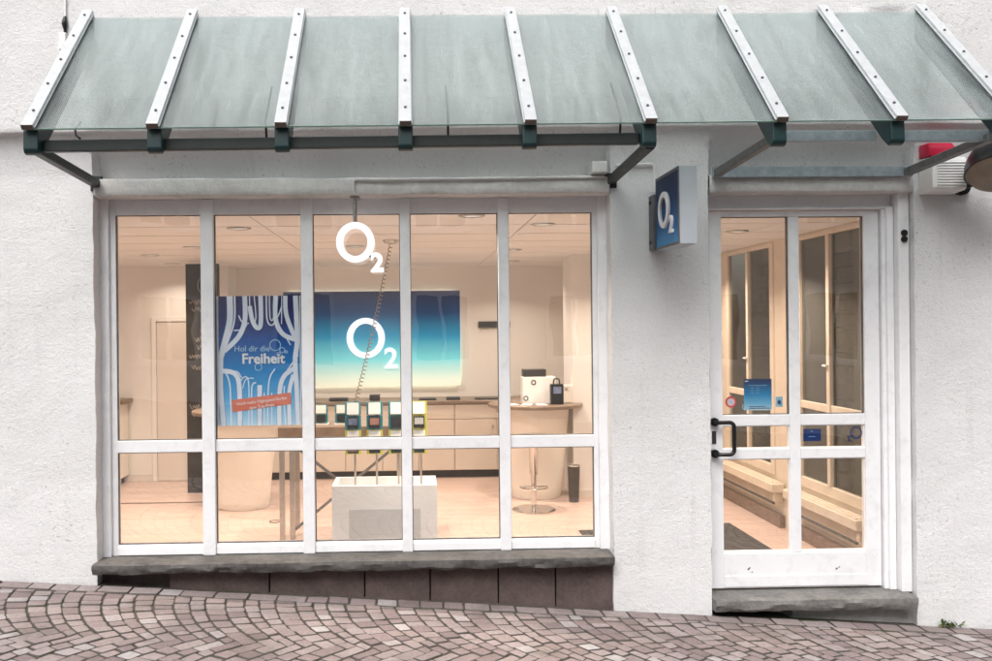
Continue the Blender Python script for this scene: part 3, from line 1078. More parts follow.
# ================================================================== GLASS CANOPY
can = thing('glass_canopy', (0.6, -0.1, 2.5), 'sloping ribbed glass canopy on dark green rafters above window and door', 'canopy')
RX = [-1.875, -1.265, -0.632, -0.012, 0.615, 1.223, 1.890, 2.500, 3.100]
TOP = Vector((0, -0.104, 3.505))
BOT = Vector((0, -0.955, 2.652))
D_ = (BOT - TOP).normalized()
N_ = Vector((0, D_.z, -D_.y))
if N_.z < 0:
    N_ = -N_
def on(x, s_, h):
    p = TOP + D_ * s_ + N_ * h
    return (x, p.y, p.z + 0.0068 * (x + 1.6))
LEN = (BOT - TOP).length
for k, x in enumerate(RX):
    # rafter: box section, plumb-cut nose with rounded lower corner
    a = on(x, 0.0, -0.034)
    b = on(x, LEN - 0.012, -0.034)
    nose_y = b[1]
    pr = [(a[1], a[2]), (nose_y, b[2]), (nose_y - 0.004, b[2] - 0.098), (nose_y + 0.008, b[2] - 0.116), (nose_y + 0.03, b[2] - 0.122), (nose_y + 0.085, b[2] - 0.080), (a[1], a[2] - 0.160)]
    rf = obj('rafter', MB().prism(pr, 'x', x - 0.037, x + 0.037), 'green', can, bevel=0.007, seg=2)
    c = MB().bar(on(x, -0.012, 0.004), on(x, LEN + 0.012, 0.004), 0.060, 0.016, up=N_)
    c.bar(on(x, -0.012, -0.008), on(x, LEN + 0.010, -0.008), 0.070, 0.0065, up=N_)
    cs = obj('cap_strip', c, 'alu', rf, bevel=0.0025, seg=2)
    obj('end_cap', MB().bar(on(x, LEN + 0.0125, -0.002), on(x, LEN + 0.018, -0.002), 0.058, 0.030, up=N_), 'capend', rf, bevel=0.002)
    for q in (0.06, 0.32, 0.58, 0.84, 1.10):
        p0, p1 = on(x, q + random.uniform(-.01, .01), 0.0125), on(x, q, 0.019)
        obj('bolt', MB().tube([p0, (p0[0], p0[1] + N_.y * .006, p0[2] + N_.z * .006)], 0.0075, 8), 'bolt', rf, smooth=40)
for a, b in zip(RX[:-1], RX[1:]):
    g = MB()
    vs = []
    for s_ in (0.008, LEN - 0.006):
        for h in (-0.030, -0.022):
            for x in (a + 0.003, b - 0.003):
                vs.append(on(x, s_, h))
    g.add(vs, [(0, 1, 3, 2), (4, 6, 7, 5), (0, 4, 5, 1), (2, 3, 7, 6), (0, 2, 6, 4), (1, 5, 7, 3)])
    gp = obj('glass_pane', g, 'canopy_glass', can)
    obj('polished_edge', MB().bar(on(a + 0.004, LEN - 0.0045, -0.026), on(b - 0.004, LEN - 0.0045, -0.026), 0.0085, 0.0025, up=D_), 'glassedge', gp)
# front purlins
obj('front_beam', MB().bar((-1.836, -0.848, 2.566), (1.184, -0.848, 2.592), 0.040, 0.058), 'blackgreen', can, bevel=0.004)
obj('front_beam', MB().box(1.930, 2.460, -0.79, -0.75, 2.588, 2.645), 'galv', can, bevel=0.004)
obj('front_beam', MB().box(2.540, 3.160, -0.79, -0.75, 2.586, 2.643), 'galv', can, bevel=0.004)
obj('wall_rail', MB().box(1.846, 3.075, -0.052, -0.020, 2.523, 2.586), 'galv', can, bevel=0.003)
for x, m_, y0, z0, z1 in ((-1.868, 'blackgreen', -0.90, 2.548, 2.512), (1.232, 'blackgreen', -0.90, 2.552, 2.514)):
    mb = MB().bar((x, y0, z0), (x, -0.004, z1), 0.045, 0.048)
    mb.box(x - 0.035, x + 0.035, -0.012, 0.006, z1 - 0.045, z1 + 0.045)
    obj('support_arm', mb, m_, can, bevel=0.004)
for x, x1 in ((1.905, 1.868), (3.052, 3.035)):
    mb = MB().bar((x, -0.83, 2.600), (x1, -0.054, 2.548), 0.045, 0.046)
    obj('support_arm', mb, 'darkgalv', can, bevel=0.004)

# ================================================================== THINGS ON THE FACADE
def logo_two(size, x, z, y0, y1, mirror=False):
    return text_mb('2', size, x, z, y0, y1, bold=0.0, mirror=mirror)

# hanging illuminated letters in front of the window
hl = thing('hanging_logo', (-0.327, 0.05, 1.97), 'white O2 letters hanging on a grey rod in front of the window', 'sign')
obj('letter_o', MB().ring(-0.327, 2.155, 0.035, 0.065, 0.116, 0.122, 0.041, 0.037), 'litletter', hl, smooth=40)
obj('numeral_two', text_mb('2', 0.155, -0.234, 1.978, 0.035, 0.065, bold=0.006), 'litletter', hl)
mb = MB().tube([(-0.327, 0.05, 2.27), (-0.327, 0.05, 2.43)], 0.0125, 12)
mb.box(-0.356, -0.298, 0.02, 0.10, 2.418, 2.4305)
obj('hanging_rod', mb, 'steel', hl, smooth=40)
mb = MB().tube([(-0.245, 0.05, 2.075), (-0.205, 0.05, 2.06)], 0.009, 8)
obj('joining_stub', mb, 'greydk', hl, smooth=40)

mb = MB().tube([(-0.329, -0.022, 2.44), (-0.329, -0.028, 2.512), (-0.318, -0.028, 2.524), (0.4, -0.028, 2.527), (1.19, -0.028, 2.533)], 0.0085, 8)
tag(obj('cable_conduit', mb, 'conduit', loc=(0.4, -0.028, 2.44), smooth=40), 'long thin pale conduit running along the lintel above the window', 'conduit')
jb = thing('junction_box', (1.155, 0.0, 2.575), 'small pale junction box beside the dark right end arm', 'box')
obj('housing', MB().box(1.105, 1.20, -0.075, 0.10, 2.548, 2.622), 'conduit', jb, bevel=0.008, seg=2)
obj('lid', MB().box(1.112, 1.193, -0.084, -0.0755, 2.552, 2.615), 'conduit', jb, bevel=0.003)
mb = MB().tube([(1.26, -0.018, 2.603), (1.48, -0.018, 2.612), (1.492, -0.018, 2.600), (1.492, -0.018, 2.44)], 0.008, 8)
tag(obj('sign_conduit', mb, 'white2', loc=(1.4, -0.018, 2.5), smooth=40), 'white cable conduit bending down to the projecting sign', 'conduit')

# projecting sign
ps = thing('projecting_sign', (1.54, -0.3, 2.07), 'square grey box sign with blue O2 panel projecting from the wall', 'sign')
SY0, SY1, SX0, SX1, SZ0, SZ1 = -0.555, -0.095, 1.485, 1.583, 2.078, 2.506
obj('housing', MB().box(SX0, SX1, SY0, SY1, SZ0, SZ1), 'greybox', ps, bevel=0.004, seg=2)
fr = MB()
obj('face_panel', MB().box(SX0 - 0.004, SX0 - 0.0008, SY0 + 0.014, SY1 - 0.014, SZ0 + 0.016, SZ1 - 0.018), 'signface', ps)
def side_letters(mb):
    """turn letters built in the xz plane onto the sign face (which looks to -x)"""
    out = MB()
    for (x, y, z) in mb.v:
        out.v.append((SX0 - 0.004 + y, -x, z))
    out.f = list(mb.f)
    out.t = list(mb.t)
    return out
# local x runs towards -Y (the street) after the turn: mirrored so that it reads from the left
def letter_o(cx, cz, d0, d1, rad):
    m_ = MB().ring(0, cz, d0, d1, rad, rad * 1.03, rad * 0.32, rad * 0.29)
    out = MB()
    for (x, y, z) in m_.v:
        out.v.append((SX0 - 0.004 - y, cx - x, z))
    out.f, out.t = list(m_.f), list(m_.t)
    return out
def letter_two(cx, cz, d0, d1, size):
    m_ = text_mb('2', size, 0, cz, d0, d1, bold=0.003)
    out = MB()
    for (x, y, z) in m_.v:
        out.v.append((SX0 - 0.004 - y, cx - x, z))
    out.f, out.t = list(m_.f), list(m_.t)
    return out
lo = obj('letter_o', letter_o(-0.290, 2.296, 0.0008, 0.012, 0.103), 'letter', ps, smooth=40)
obj('letter_front', letter_o(-0.290, 2.296, 0.0122, 0.015, 0.100), 'logo', lo, smooth=40)
obj('face_frame', MB().box(SX0 - 0.006, SX0 - .0008, SY0 + .001, SY0 + .0135, SZ0 + .001, SZ1 - .001).box(SX0 - 0.006, SX0 - .0008, SY1 - .0135, SY1 - .001, SZ0 + .001, SZ1 - .001).box(SX0 - 0.006, SX0 - .0008, SY0 + .0135, SY1 - .0135, SZ1 - .0175, SZ1 - .001).box(SX0 - 0.006, SX0 - .0008, SY0 + .0135, SY1 - .0135, SZ0 + .001, SZ0 + .0155), 'greydk', ps)
l2 = obj('numeral_two', letter_two(-0.395, 2.155, 0.0008, 0.014, 0.135), 'logo', ps)
mb = MB().box(1.462, 1.555, -0.094, -0.002, 2.085, 2.415)
br_ = obj('wall_bracket', mb, 'greydk', ps, bevel=0.004)
for z in (2.13, 2.37):
    obj('bolt', MB().tube([(1.4615, -0.05, z), (1.452, -0.05, z)], 0.011, 8), 'black', br_, smooth=40)
obj('top_screw', MB().tube([(1.54, -0.40, 2.5065), (1.54, -0.40, 2.516)], 0.008, 8), 'black', ps, smooth=40)

# alarm sounder with red beacon
al = thing('alarm_siren', (3.24, -0.06, 2.41), 'white louvred alarm siren box with red beacon on top, right of the door', 'alarm')
obj('housing', MB().prism([(-0.005, 2.415), (-0.135, 2.425), (-0.150, 2.44), (-0.150, 2.60), (-0.135, 2.625), (-0.005, 2.63)], 'x', 3.135, 3.345), 'white2', al, bevel=0.006, seg=2)
for k in range(9):
    obj('louvre', MB().prism([(-0.1505, 2.452 + k * 0.0165), (-0.158, 2.456 + k * 0.0165), (-0.1505, 2.464 + k * 0.0165)], 'x', 3.165, 3.338), 'white2', al)
obj('beacon', MB().prism([(-0.012, 2.631), (-0.13, 2.631), (-0.128, 2.69), (-0.105, 2.715), (-0.012, 2.715)], 'x', 3.130, 3.290), 'red', al, bevel=0.012, seg=3, smooth=40)

# black dome lamp at the right edge
lp = thing('dome_lamp', (3.40, -0.02, 2.52), 'black dome wall lamp with tan underside at the right edge', 'lamp')
lc = Vector((3.435, -0.36, 2.505))
pf = [(0.006, 0.205)] + [(0.205 * math.sin(a), 0.205 * math.cos(a)) for a in [R(10 * k) for k in range(1, 10)]] + [(0.209, -0.006), (0.200, -0.006)] + [(0.195 * math.sin(a), 0.195 * math.cos(a) - 0.004) for a in [R(10 * k) for k in range(8, 0, -1)]]
ax = Vector((-0.12, -0.35, -0.92)).normalized()      # the dome looks down and to the right
qt = ax.to_track_quat('Z', 'Y')
def turned(prof_, seg=36):
    m_ = MB()
    vs, fs = [], []
    n = len(prof_)
    for k in range(seg):
        a = 2 * math.pi * k / seg
        for (r_, h) in prof_:
            p = lc + qt @ Vector((r_ * math.cos(a), r_ * math.sin(a), -h))
            vs.append(p)
    for k in range(seg):
        for i in range(n - 1):
            fs.append((k * n + i, ((k + 1) % seg) * n + i, ((k + 1) % seg) * n + i + 1, k * n + i + 1))
    return m_.add(vs, fs)
obj('shade', turned(pf[:12]), 'black', lp, smooth=50)
obj('reflector', turned([(0.203, 0.0), (0.175, -0.045), (0.11, -0.085), (0.004, -0.098)]), 'tan', lp, smooth=50)
mb = MB().tube([(3.395, -0.004, 2.46), (3.395, -0.12, 2.46), (3.395, -0.22, 2.50), (3.395, -0.27, 2.55)], 0.016, 10)
mb.tube([(3.395, 0.0, 2.46), (3.395, -0.03, 2.46)], 0.05, 20)
obj('arm', mb, 'black', lp, smooth=40)

# cable, connector and white box at the upper left, above the canopy
cb = thing('wall_cable', (-2.003, -0.12, 3.28), 'white cable with black connector hanging beside the canopy, upper left', 'cable')
obj('cable', MB().tube([(-1.998, -0.112, 4.6), (-2.0, -0.112, 3.9), (-2.002, -0.113, 3.47)], 0.006, 8), 'white2', cb, smooth=40)
obj('connector', MB().tube([(-2.002, -0.116, 3.475), (-2.004, -0.118, 3.45), (-2.006, -0.118, 3.43), (-2.003, -0.116, 3.40), (-2.002, -0.116, 3.36)], [0.008, 0.014, 0.016, 0.009, 0.006], 10), 'black', cb, smooth=40)
obj('white_box', MB().box(-2.03, -1.985, -0.15, -0.098, 3.27, 3.372), 'white2', cb, bevel=0.005)

# loose cable under the left end of the canopy
mb = MB().tube([(-1.70, -0.72, 2.72), (-1.70, -0.80, 2.66), (-1.685, -0.83, 2.625), (-1.66, -0.845, 2.606)], 0.006, 8)
tag(obj('loose_cable', mb, 'black', loc=(-1.7, -0.78, 2.6), smooth=40), 'short black cable looping behind the green front beam, left end', 'cable')
# two dark steel hangers seen under the glass
for k, x in enumerate((-0.72, 0.205, 1.09)):
    mb = MB().tube([on(x, LEN - 0.40, -0.036), on(x, LEN - 0.08, -0.045), (x, -0.848, 2.604)], 0.006, 8)
    tag(obj('hanger_rod', mb, 'black', loc=(x, -0.84, 2.603), smooth=40), ('thin black rod under the third canopy pane', 'thin black rod under the pane right of the middle rafter', 'thin black rod under the pane left of the dark arm')[k], 'rod', 'rods under the canopy glass')

# double black bell push on the door post
bp = thing('bell_push', (3.066, 0.04, 2.13), 'pair of round black buttons on the white post right of the door', 'button')
for z in (2.188, 2.148):
    obj('button', MB().tube([(3.066, 0.0445, z), (3.066, 0.034, z), (3.066, 0.026, z)], [0.020, 0.020, 0.014], 20), 'black', bp, smooth=40)

# weed growing at the foot of the wall
wd = thing('weed', (3.275, -0.02, gz(3.275)), 'small green weed growing at the foot of the wall, right', 'plant')
mb = MB()
md = MB()
for k in range(46):
    a = random.uniform(0, 2 * math.pi)
    L = random.uniform(0.03, 0.095)
    el = random.uniform(0.25, 1.25)
    b = Vector((3.275 + random.gauss(0, 0.035), -0.028 + random.gauss(0, 0.008), gz(3.275)))
    d = Vector((math.cos(a) * math.cos(el), -abs(math.sin(a)) * math.cos(el) * 0.7, math.sin(el)))
    s_ = d.cross(Vector((0, 0, 1))).normalized() * random.uniform(0.004, 0.010)
    t = b + d * L + Vector((0, 0, -L * 0.2))
    mm = b + d * L * 0.55
    (mb if k % 4 else md).add([b, mm + s_, t, mm - s_, mm + Vector((0, 0, 0.002))], [(0, 1, 4), (1, 2, 4), (2, 3, 4), (3, 0, 4)])
obj('leaves', mb, 'leaf', wd)
obj('dry_leaves', md, 'dryleaf', wd)

# ================================================================== POSTER IN THE WINDOW
PX0, PX1, PZ0, PZ1, PY = -1.203, -0.678, 1.033, 1.838, 0.178
po = thing('window_poster', ((PX0 + PX1) / 2, PY, PZ0), 'blue poster with white curtain ribbons reading Freiheit behind the window', 'poster')
obj('sheet', MB().box(PX0, PX1, PY, PY + 0.0015, PZ0, PZ1), 'posterbg', po)
def pp(x, y):      # poster print coordinates: pixels of the artwork to metres
    return (PX0 + (x - 48) / 384 * (PX1 - PX0), PZ1 - (y - 46) / 566 * (PZ1 - PZ0))
U = (PX1 - PX0) / 384
strokes = [
    ([(53, 46), (53, 612)], 10), ([(110, 46), (110, 150), (88, 240), (68, 310)], 26), ([(68, 300), (66, 450), (78, 612)], 22),
    ([(133, 46), (131, 150), (106, 230), (78, 290)], 7), ([(178, 46), (178, 150), (150, 222), (84, 286)], 21),
    ([(200, 90), (213, 155), (234, 186), (250, 165), (250, 46)], 19), ([(200, 46), (201, 95)], 5), ([(221, 46), (228, 130), (224, 160)], 5),
    ([(276, 46), (279, 150), (302, 174), (330, 132), (346, 92)], 6), ([(290, 46), (292, 138), (305, 150), (318, 92)], 5),
    ([(318, 46), (318, 150), (350, 214), (412, 240)], 20), ([(362, 46), (366, 130), (402, 226)], 19), ([(346, 46), (344, 170)], 4),
    ([(408, 46), (414, 236), (404, 330), (410, 450), (414, 612)], 21), ([(150, 130), (165, 158), (196, 166)], 6), ([(128, 196), (165, 192), (188, 170)], 6),
    ([(366, 232), (384, 262)], 5), ([(72, 372), (128, 384), (150, 440), (150, 612)], 21), ([(90, 382), (108, 440), (112, 612)], 6),
    ([(146, 440), (168, 402), (192, 424), (190, 612)], 5), ([(206, 612), (206, 450), (226, 424)], 6), ([(240, 612), (242, 436)], 21),
    ([(312, 366), (284, 424), (276, 612)], 6), ([(402, 362), (352, 400), (332, 470), (330, 612)], 20), ([(396, 392), (376, 470), (376, 612)], 18),
    ([(296, 470), (296, 612)], 5), ([(354, 440), (352, 520), (360, 612)], 5), ([(262, 470), (262, 612)], 5), ([(100, 376), (140, 376), (160, 402)], 5),
    ([(215, 405), (180, 410), (165, 450)], 4), ([(418, 306), (385, 350), (360, 385)], 6), ([(428, 46), (428, 612)], 5)]
def clipz(m_):
    m_.v = [(min(max(x, PX0 + .0005), PX1 - .0005), y, min(max(z, PZ0), PZ1)) for x, y, z in m_.v]
    return m_
for k, (pts, wd_) in enumerate(strokes):
    P_ = [pp(*q) for q in pts]
    if len(P_) == 2:
        P_ = [P_[0], ((P_[0][0] + P_[1][0]) / 2, (P_[0][1] + P_[1][1]) / 2), P_[1]]
    if wd_ > 9:
        e = clipz(MB().ribbon(P_, wd_ * U * 1.18, PY - 0.0006 - k * 1.2e-5, PY - 0.0001))
        obj('ribbon_outline', e, 'ribbonedge', po)
    obj('ribbon', clipz(MB().ribbon(P_, wd_ * U, PY - 0.0016 - k * 1.2e-5, PY - 0.0007 - k * 1.2e-5)), 'ribbon', po)
for (x, y, r_) in ((314, 262, 26), (346, 284, 13), (237, 357, 17), (330, 300, 9), (364, 292, 7)):
    q = pp(x, y)
    obj('bubble', MB().ring(q[0], q[1], PY - 0.0024, PY - 0.0001, r_ * U, r_ * U, 3.2 * U, 3.2 * U, 28), 'palink', po)
q = pp(128, 288)
obj('headline', text_mb('Hol dir die', 37 * U, q[0], q[1], PY - 0.0036, PY - 0.0026, bold=0.0002), 'palink', po)
q = pp(162, 340)
obj('headline', text_mb('Freiheit', 63 * U, q[0], q[1], PY - 0.0036, PY - 0.0026, bold=0.0024), 'paper', po)
bq = [pp(*p) for p in ((114, 500), (382, 470), (386, 520), (120, 552))]
obj('banner', MB().prism(bq, 'y', PY - 0.0034, PY - 0.0026), 'salmon', po)
tilt = math.atan2(bq[1][1] - bq[0][1], bq[1][0] - bq[0][0])
q = pp(252, 511)
obj('banner_lettering', text_mb('Noch mehr Highspeed-Surfen', 19 * U, q[0], q[1], PY - 0.0046, PY - 0.0036, bold=0.0002, align='CENTER', rot=tilt), 'paper', po)
q = pp(254, 534)
obj('banner_lettering', text_mb('zum Top-Preis.', 19 * U, q[0], q[1], PY - 0.0046, PY - 0.0036, bold=0.0004, align='CENTER', rot=tilt), 'paper', po)

# stickers on the door glass
SG = 0.1722
rs = thing('round_sticker', (2.019, SG, 1.106), 'round white sticker with red rim on the door glass', 'sticker')
obj('disc', MB().tube([(2.019, SG, 1.142), (2.019, SG + .001, 1.142)], 0.026, 28), 'pinkprint', rs)
obj('rim', MB().ring(2.019, 1.142, SG - 0.0008, SG - 0.0002, 0.036, 0.036, 0.0115, 0.0115, 32), 'redprint', rs)
obj('print_line', MB().box(2.003, 2.035, SG - .0008, SG - .0002, 1.138, 1.147), 'palink', rs)
sh = thing('hours_sticker', (2.19, SG, 1.088), 'square blue gradient notice on the door glass', 'sticker')
obj('sheet', MB().box(2.103, 2.280, SG, SG + .001, 1.088, 1.286), 'stickerbg', sh)
obj('print_line', MB().box(2.108, 2.130, SG - .0008, SG - .0002, 1.270, 1.275), 'paper', sh)
for k, (a, b) in enumerate(((2.13, 2.25), (2.145, 2.165), (2.18, 2.20), (2.145, 2.165), (2.18, 2.20), (2.145, 2.165), (2.18, 2.20))):
    z = 1.243 - (0 if k == 0 else 0.016 * ((k + 1) // 2))
    obj('print_line', MB().box(a, b, SG - .0008, SG - .0002, z, z + .0035), 'lightblue', sh)
obj('print_line', MB().box(2.135, 2.27, SG - .0008, SG - .0002, 1.098, 1.103), 'navy', sh)
obj('print_line', MB().box(2.135, 2.24, SG - .0008, SG - .0002, 1.110, 1.114), 'navy', sh)
obj('small_disc', MB().ring(2.108, 1.108, SG - .0012, SG - .0002, 0.018, 0.018, 0.006, 0.006, 24), 'lightblue', sh)
ts = thing('tag_sticker', (2.328, SG, 1.106), 'small light blue sticker with dark blue drop on the door glass', 'sticker')
obj('sheet', MB().box(2.306, 2.350, SG, SG + .001, 1.108, 1.172), 'lightblue', ts)
obj('drop', MB().prism([(2.318, 1.125), (2.338, 1.125), (2.340, 1.138), (2.328, 1.156), (2.316, 1.138)], 'y', SG - .0008, SG - .0002), 'navy', ts)
ns = thing('navy_sticker', (2.535, SG, 0.889), 'small navy rectangular sticker in the middle door pane', 'sticker')
obj('sheet', MB().box(2.479, 2.592, SG, SG + .001, 0.889, 0.966), 'navy', ns)
obj('print_mark', MB().box(2.526, 2.540, SG - .0008, SG - .0002, 0.948, 0.954), 'lightblue', ns)
obj('print_mark', MB().box(2.512, 2.556, SG - .0008, SG - .0002, 0.916, 0.919), 'lightblue', ns)
ls = thing('mirrored_logo_sticker', (2.80, SG, 0.88), 'dark blue mirrored O2 sticker in the middle door pane', 'sticker')
obj('letter_o', MB().ring(2.818, 0.938, SG, SG + .001, 0.038, 0.040, 0.010, 0.010, 36), 'navy', ls)
obj('numeral_two', text_mb('2', 0.05, 2.785, 0.886, SG, SG + .001, bold=0.0015, mirror=True), 'navy', ls)

# ================================================================== SHOP INTERIOR
ZF, ZC = -0.12, 2.36
RXR = 3.20                       # inner face of the side wall with the timber windows
fl = obj('shop_floor', MB().box(-4.8, RXR + 0.05, 0.345, 7.0, ZF - 0.06, ZF), 'floor')
tag(fl, kind='structure')
ce = obj('shop_ceiling', MB().box(-4.8, RXR + 0.05, 0.345, 7.0, ZC + 0.02, ZC + 0.10), 'dark')
tag(ce, kind='structure')
y = 0.36
while y < 6.9:
    x = -4.75
    d = 0.62
    while x < RXR:
        x1 = min(x + 1.86, RXR)
        obj('panel', MB().box(x + 0.004, x1 - 0.004, y + 0.012, y + d - 0.012, ZC, ZC + 0.018), 'ceil', ce)
        x = x1
    y += d
bw = obj('back_wall', MB().box(-4.8, RXR + 0.1, 5.56, 5.7, ZF, ZC + .01), 'iwall')
tag(bw, kind='structure')
wl_ = obj('left_wall', MB().box(-4.9, -4.75, 0.345, 5.56, ZF, ZC + .01), 'iwall')
tag(wl_, kind='structure')
# projecting wall on the left of the back with a plain flush door
wb = obj('projecting_wall', MB().box(-4.75, -2.10, 5.05, 5.555, ZF, ZC + .01), 'iwall')
tag(wb, kind='structure')
dd = obj('flush_door', MB().box(-2.925, -2.12, 5.035, 5.0485, ZF + .004, 1.715), 'iwall2', wb, bevel=0.003)
fr = MB().box(-2.985, -2.932, 5.025, 5.0485, ZF, 1.78).box(-2.932, -2.105, 5.025, 5.0485, 1.722, 1.78)
obj('door_casing', fr, 'iwall', wb, bevel=0.003)
obj('skirting', MB().box(-4.75, -2.99, 5.036, 5.0485, ZF, ZF + .08), 'iwall2', wb)
# pillar on the right
pi_ = obj('pillar', MB().box(1.66, 2.35, 3.72, 4.25, ZF, ZC + .01), 'iwall', bevel=0.004)
tag(pi_, kind='structure')
obj('skirting', MB().box(1.645, 2.36, 3.705, 3.7185, ZF, ZF + .07), 'iwall2', pi_)
# side wall with two timber windows to the alley
sw = MB()
sw.box(RXR, 3.24, 0.345, 0.80, ZF, ZC + .01).box(RXR, 3.24, 1.86, 2.42, ZF, ZC + .01).box(RXR, 3.24, 3.52, 5.56, ZF, ZC + .01)
for a, b in ((0.80, 1.86), (2.42, 3.52)):
    sw.box(RXR, 3.24, a, b, ZF, 0.33).box(RXR, 3.24, a, b, 2.335, ZC + .01)
side = obj('side_wall', sw, 'timber')
tag(side, kind='structure')
for a, b in ((0.80, 1.86), (2.42, 3.52)):
    f = MB()
    f.box(RXR - 0.012, 3.232, a - 0.05, a + 0.03, 0.30, 2.345).box(RXR - 0.012, 3.232, b - 0.03, b + 0.05, 0.30, 2.345)
    f.box(RXR - 0.011, 3.232, a + .03, b - .03, 2.310, 2.345).box(RXR - 0.011, 3.232, a + .03, b - .03, 0.30, 0.385)
    tw = obj('timber_window', f, 'timber', side, bevel=0.004)
    m_ = (a + b) / 2
    obj('mullion', MB().box(RXR - 0.018, 3.226, m_ - .025, m_ + .025, 0.385, 2.31), 'timber', tw, bevel=0.004)
    for p0, p1 in ((a + .03, m_ - .025), (m_ + .025, b - .03)):
        obj('cross_rail', MB().box(RXR - 0.008, 3.224, p0, p1, 0.945, 1.005), 'timber', tw, bevel=0.004)
        for z0, z1 in ((0.385, 0.945), (1.005, 2.31)):
            obj('pane', MB().box(3.210, 3.216, p0 + .001, p1 - .001, z0 + .001, z1 - .001), 'sideglass', tw)
    obj('window_catch', MB().box(RXR - 0.04, RXR - .019, m_ - .012, m_ + .05, 1.30, 1.315), 'card', tw)
# convector heaters under the timber windows
for k, (a, b) in enumerate(((0.70, 1.93), (2.15, 3.95))):
    hv = thing('convector_heater', (3.12, (a + b) / 2, ZF), ('cream convector heater under the timber window, nearer the door', 'cream convector heater under the timber window, farther from the door')[k], 'heater', 'heaters under the timber windows')
    obj('casing', MB().box(3.075, 3.185, a, b, 0.185, 0.262), 'timber', hv, bevel=0.006)
    for q in range(3):
        obj('grille_bar', MB().box(3.086 + q * .032, 3.104 + q * .032, a + .03, b - .03, 0.2625, 0.270), 'timber', hv)
    for yy in (a + .04, b - .08):
        obj('bracket', MB().box(3.12, 3.185, yy, yy + .05, 0.10, 0.1845), 'timber', hv)
    obj('shade_strip', MB().box(3.15, 3.186, a + 0.02, b - 0.02, ZF + .001, -0.01), 'wood', hv)  # dark strip added in place of the shadow below the heater ledge
    obj('pipe', MB().tube([(3.13, a + 0.1, 0.08), (3.13, b - 0.1, 0.08)], 0.012, 8), 'darkgalv', hv, smooth=40)
tag(obj('entrance_mat', MB().box(1.9, 2.78, 0.42, 2.35, ZF + .001, ZF + .014), 'mat', bevel=0.004), 'dark grey mat on the floor just inside the door', 'mat')
tag(obj('floor_mat', MB().box(1.42, 1.80, 1.55, 2.18, ZF + .001, ZF + .012), 'mat', bevel=0.003), 'small dark mat behind the right window pane', 'mat')
mb = MB().box(-4.2, -1.95, 3.70, 3.735, ZF + .001, ZF + .006)
tag(obj('floor_trim', mb, 'wood'), 'thin dark trim strip across the floor behind the left pane', 'trim')

# alley outside the timber windows
av = thing('alley_wall', (4.75, 2.6, -0.6), 'rough dark stone alley wall seen through the timber windows', 'wall')
obj('wall_core', MB().box(4.85, 5.0, 0.36, 7.2, -0.6, 5.2), 'alleyplaster', av)
rnd = random.Random(5)
z = -0.5
while z < 3.4:
    h = rnd.uniform(0.14, 0.26)
    y = 0.42
    while y < 6.9:
        L = rnd.uniform(0.2, 0.5)
        m_ = MB().box(4.85 - rnd.uniform(0.04, 0.09), 4.86, y + .012, y + L - .012, z + .012, z + h - .012)
        obj('stone', m_, 'stonewall', av, bevel=0.02)
        y += L
    z += h
for k, yy in enumerate((1.05, 2.75, 4.6)):
    tag(obj('alley_pier', MB().box(4.3, 4.75, yy, yy + 0.42, -0.5, 4.2), 'alleyplaster', bevel=0.01), ('rendered grey pier in the alley, nearest the street', 'rendered grey pier in the alley, middle one', 'rendered grey pier in the alley, farthest back')[k], 'pier', 'piers in the alley')
tag(obj('alley_floor', MB().box(3.245, 5.0, 0.36, 7.2, -0.62, -0.56), 'bed'), kind='structure')

# ---- downlights with their lamps
LAMPS = [(-1.91, 2.566), (-2.526, 3.399), (-1.223, 1.07), (0.411, 0.42), (0.957, 0.947), (0.988, 3.084), (2.567, 1.526), (-0.482, 2.587), (-2.62, 4.6), (1.15, 4.62), (2.6, 3.2), (-3.6, 2.0), (-0.4, 4.4)]
names = ['behind the second window mullion', 'behind the left window pane', 'above the poster', 'at the top of the fourth window pane', 'at the top of the right window pane',
         'deeper behind the right window pane', 'behind the left door pane', 'right of the hanging letters', 'above the chalkboard', 'above the right round counter', 'far behind the door', 'at the far left of the ceiling', 'in front of the backlit panel']
POWER = [1, 1, 1, .8, 1, 1, 1, 1, .25, .6, 1.1, 1, .8]
for (x, y), nm, pw_ in zip(LAMPS, names, POWER):
    dl = thing('downlight', (x, y, ZC - 0.012), 'round recessed ceiling downlight ' + nm, 'downlight', 'recessed ceiling downlights')
    rg = MB()
    vs, fs = [], []
    for k in range(32):
        a = 2 * math.pi * k / 32
        for (r_, zz) in ((0.088, ZC - .001), (0.086, ZC - .008), (0.066, ZC - .010), (0.062, ZC - .001)):
            vs.append((x + r_ * math.cos(a), y + r_ * math.sin(a), zz))
    for k in range(32):
        a, b = 4 * k, 4 * ((k + 1) % 32)
        for q in range(4):
            fs.append((a + q, a + (q + 1) % 4, b + (q + 1) % 4, b + q))
    rg.add(vs, fs)
    obj('trim_ring', rg, 'steel', dl, smooth=40)
    obj('lens', MB().tube([(x, y, ZC - 0.001), (x, y, ZC - 0.004)], 0.060, 24), 'lamp_lens', dl)
    ld = bpy.data.lights.new('downlight_lamp', 'AREA')
    ld.shape = 'DISK'
    ld.size = 0.12
    ld.energy = 23.5 * pw_
    ld.spread = R(135)
    ld.color = (1.0, 0.81, 0.65)
    lo_ = bpy.data.objects.new('downlight_lamp', ld)
    COL.objects.link(lo_)
    lo_.location = (0, 0, -0.006)
    lo_.parent = dl

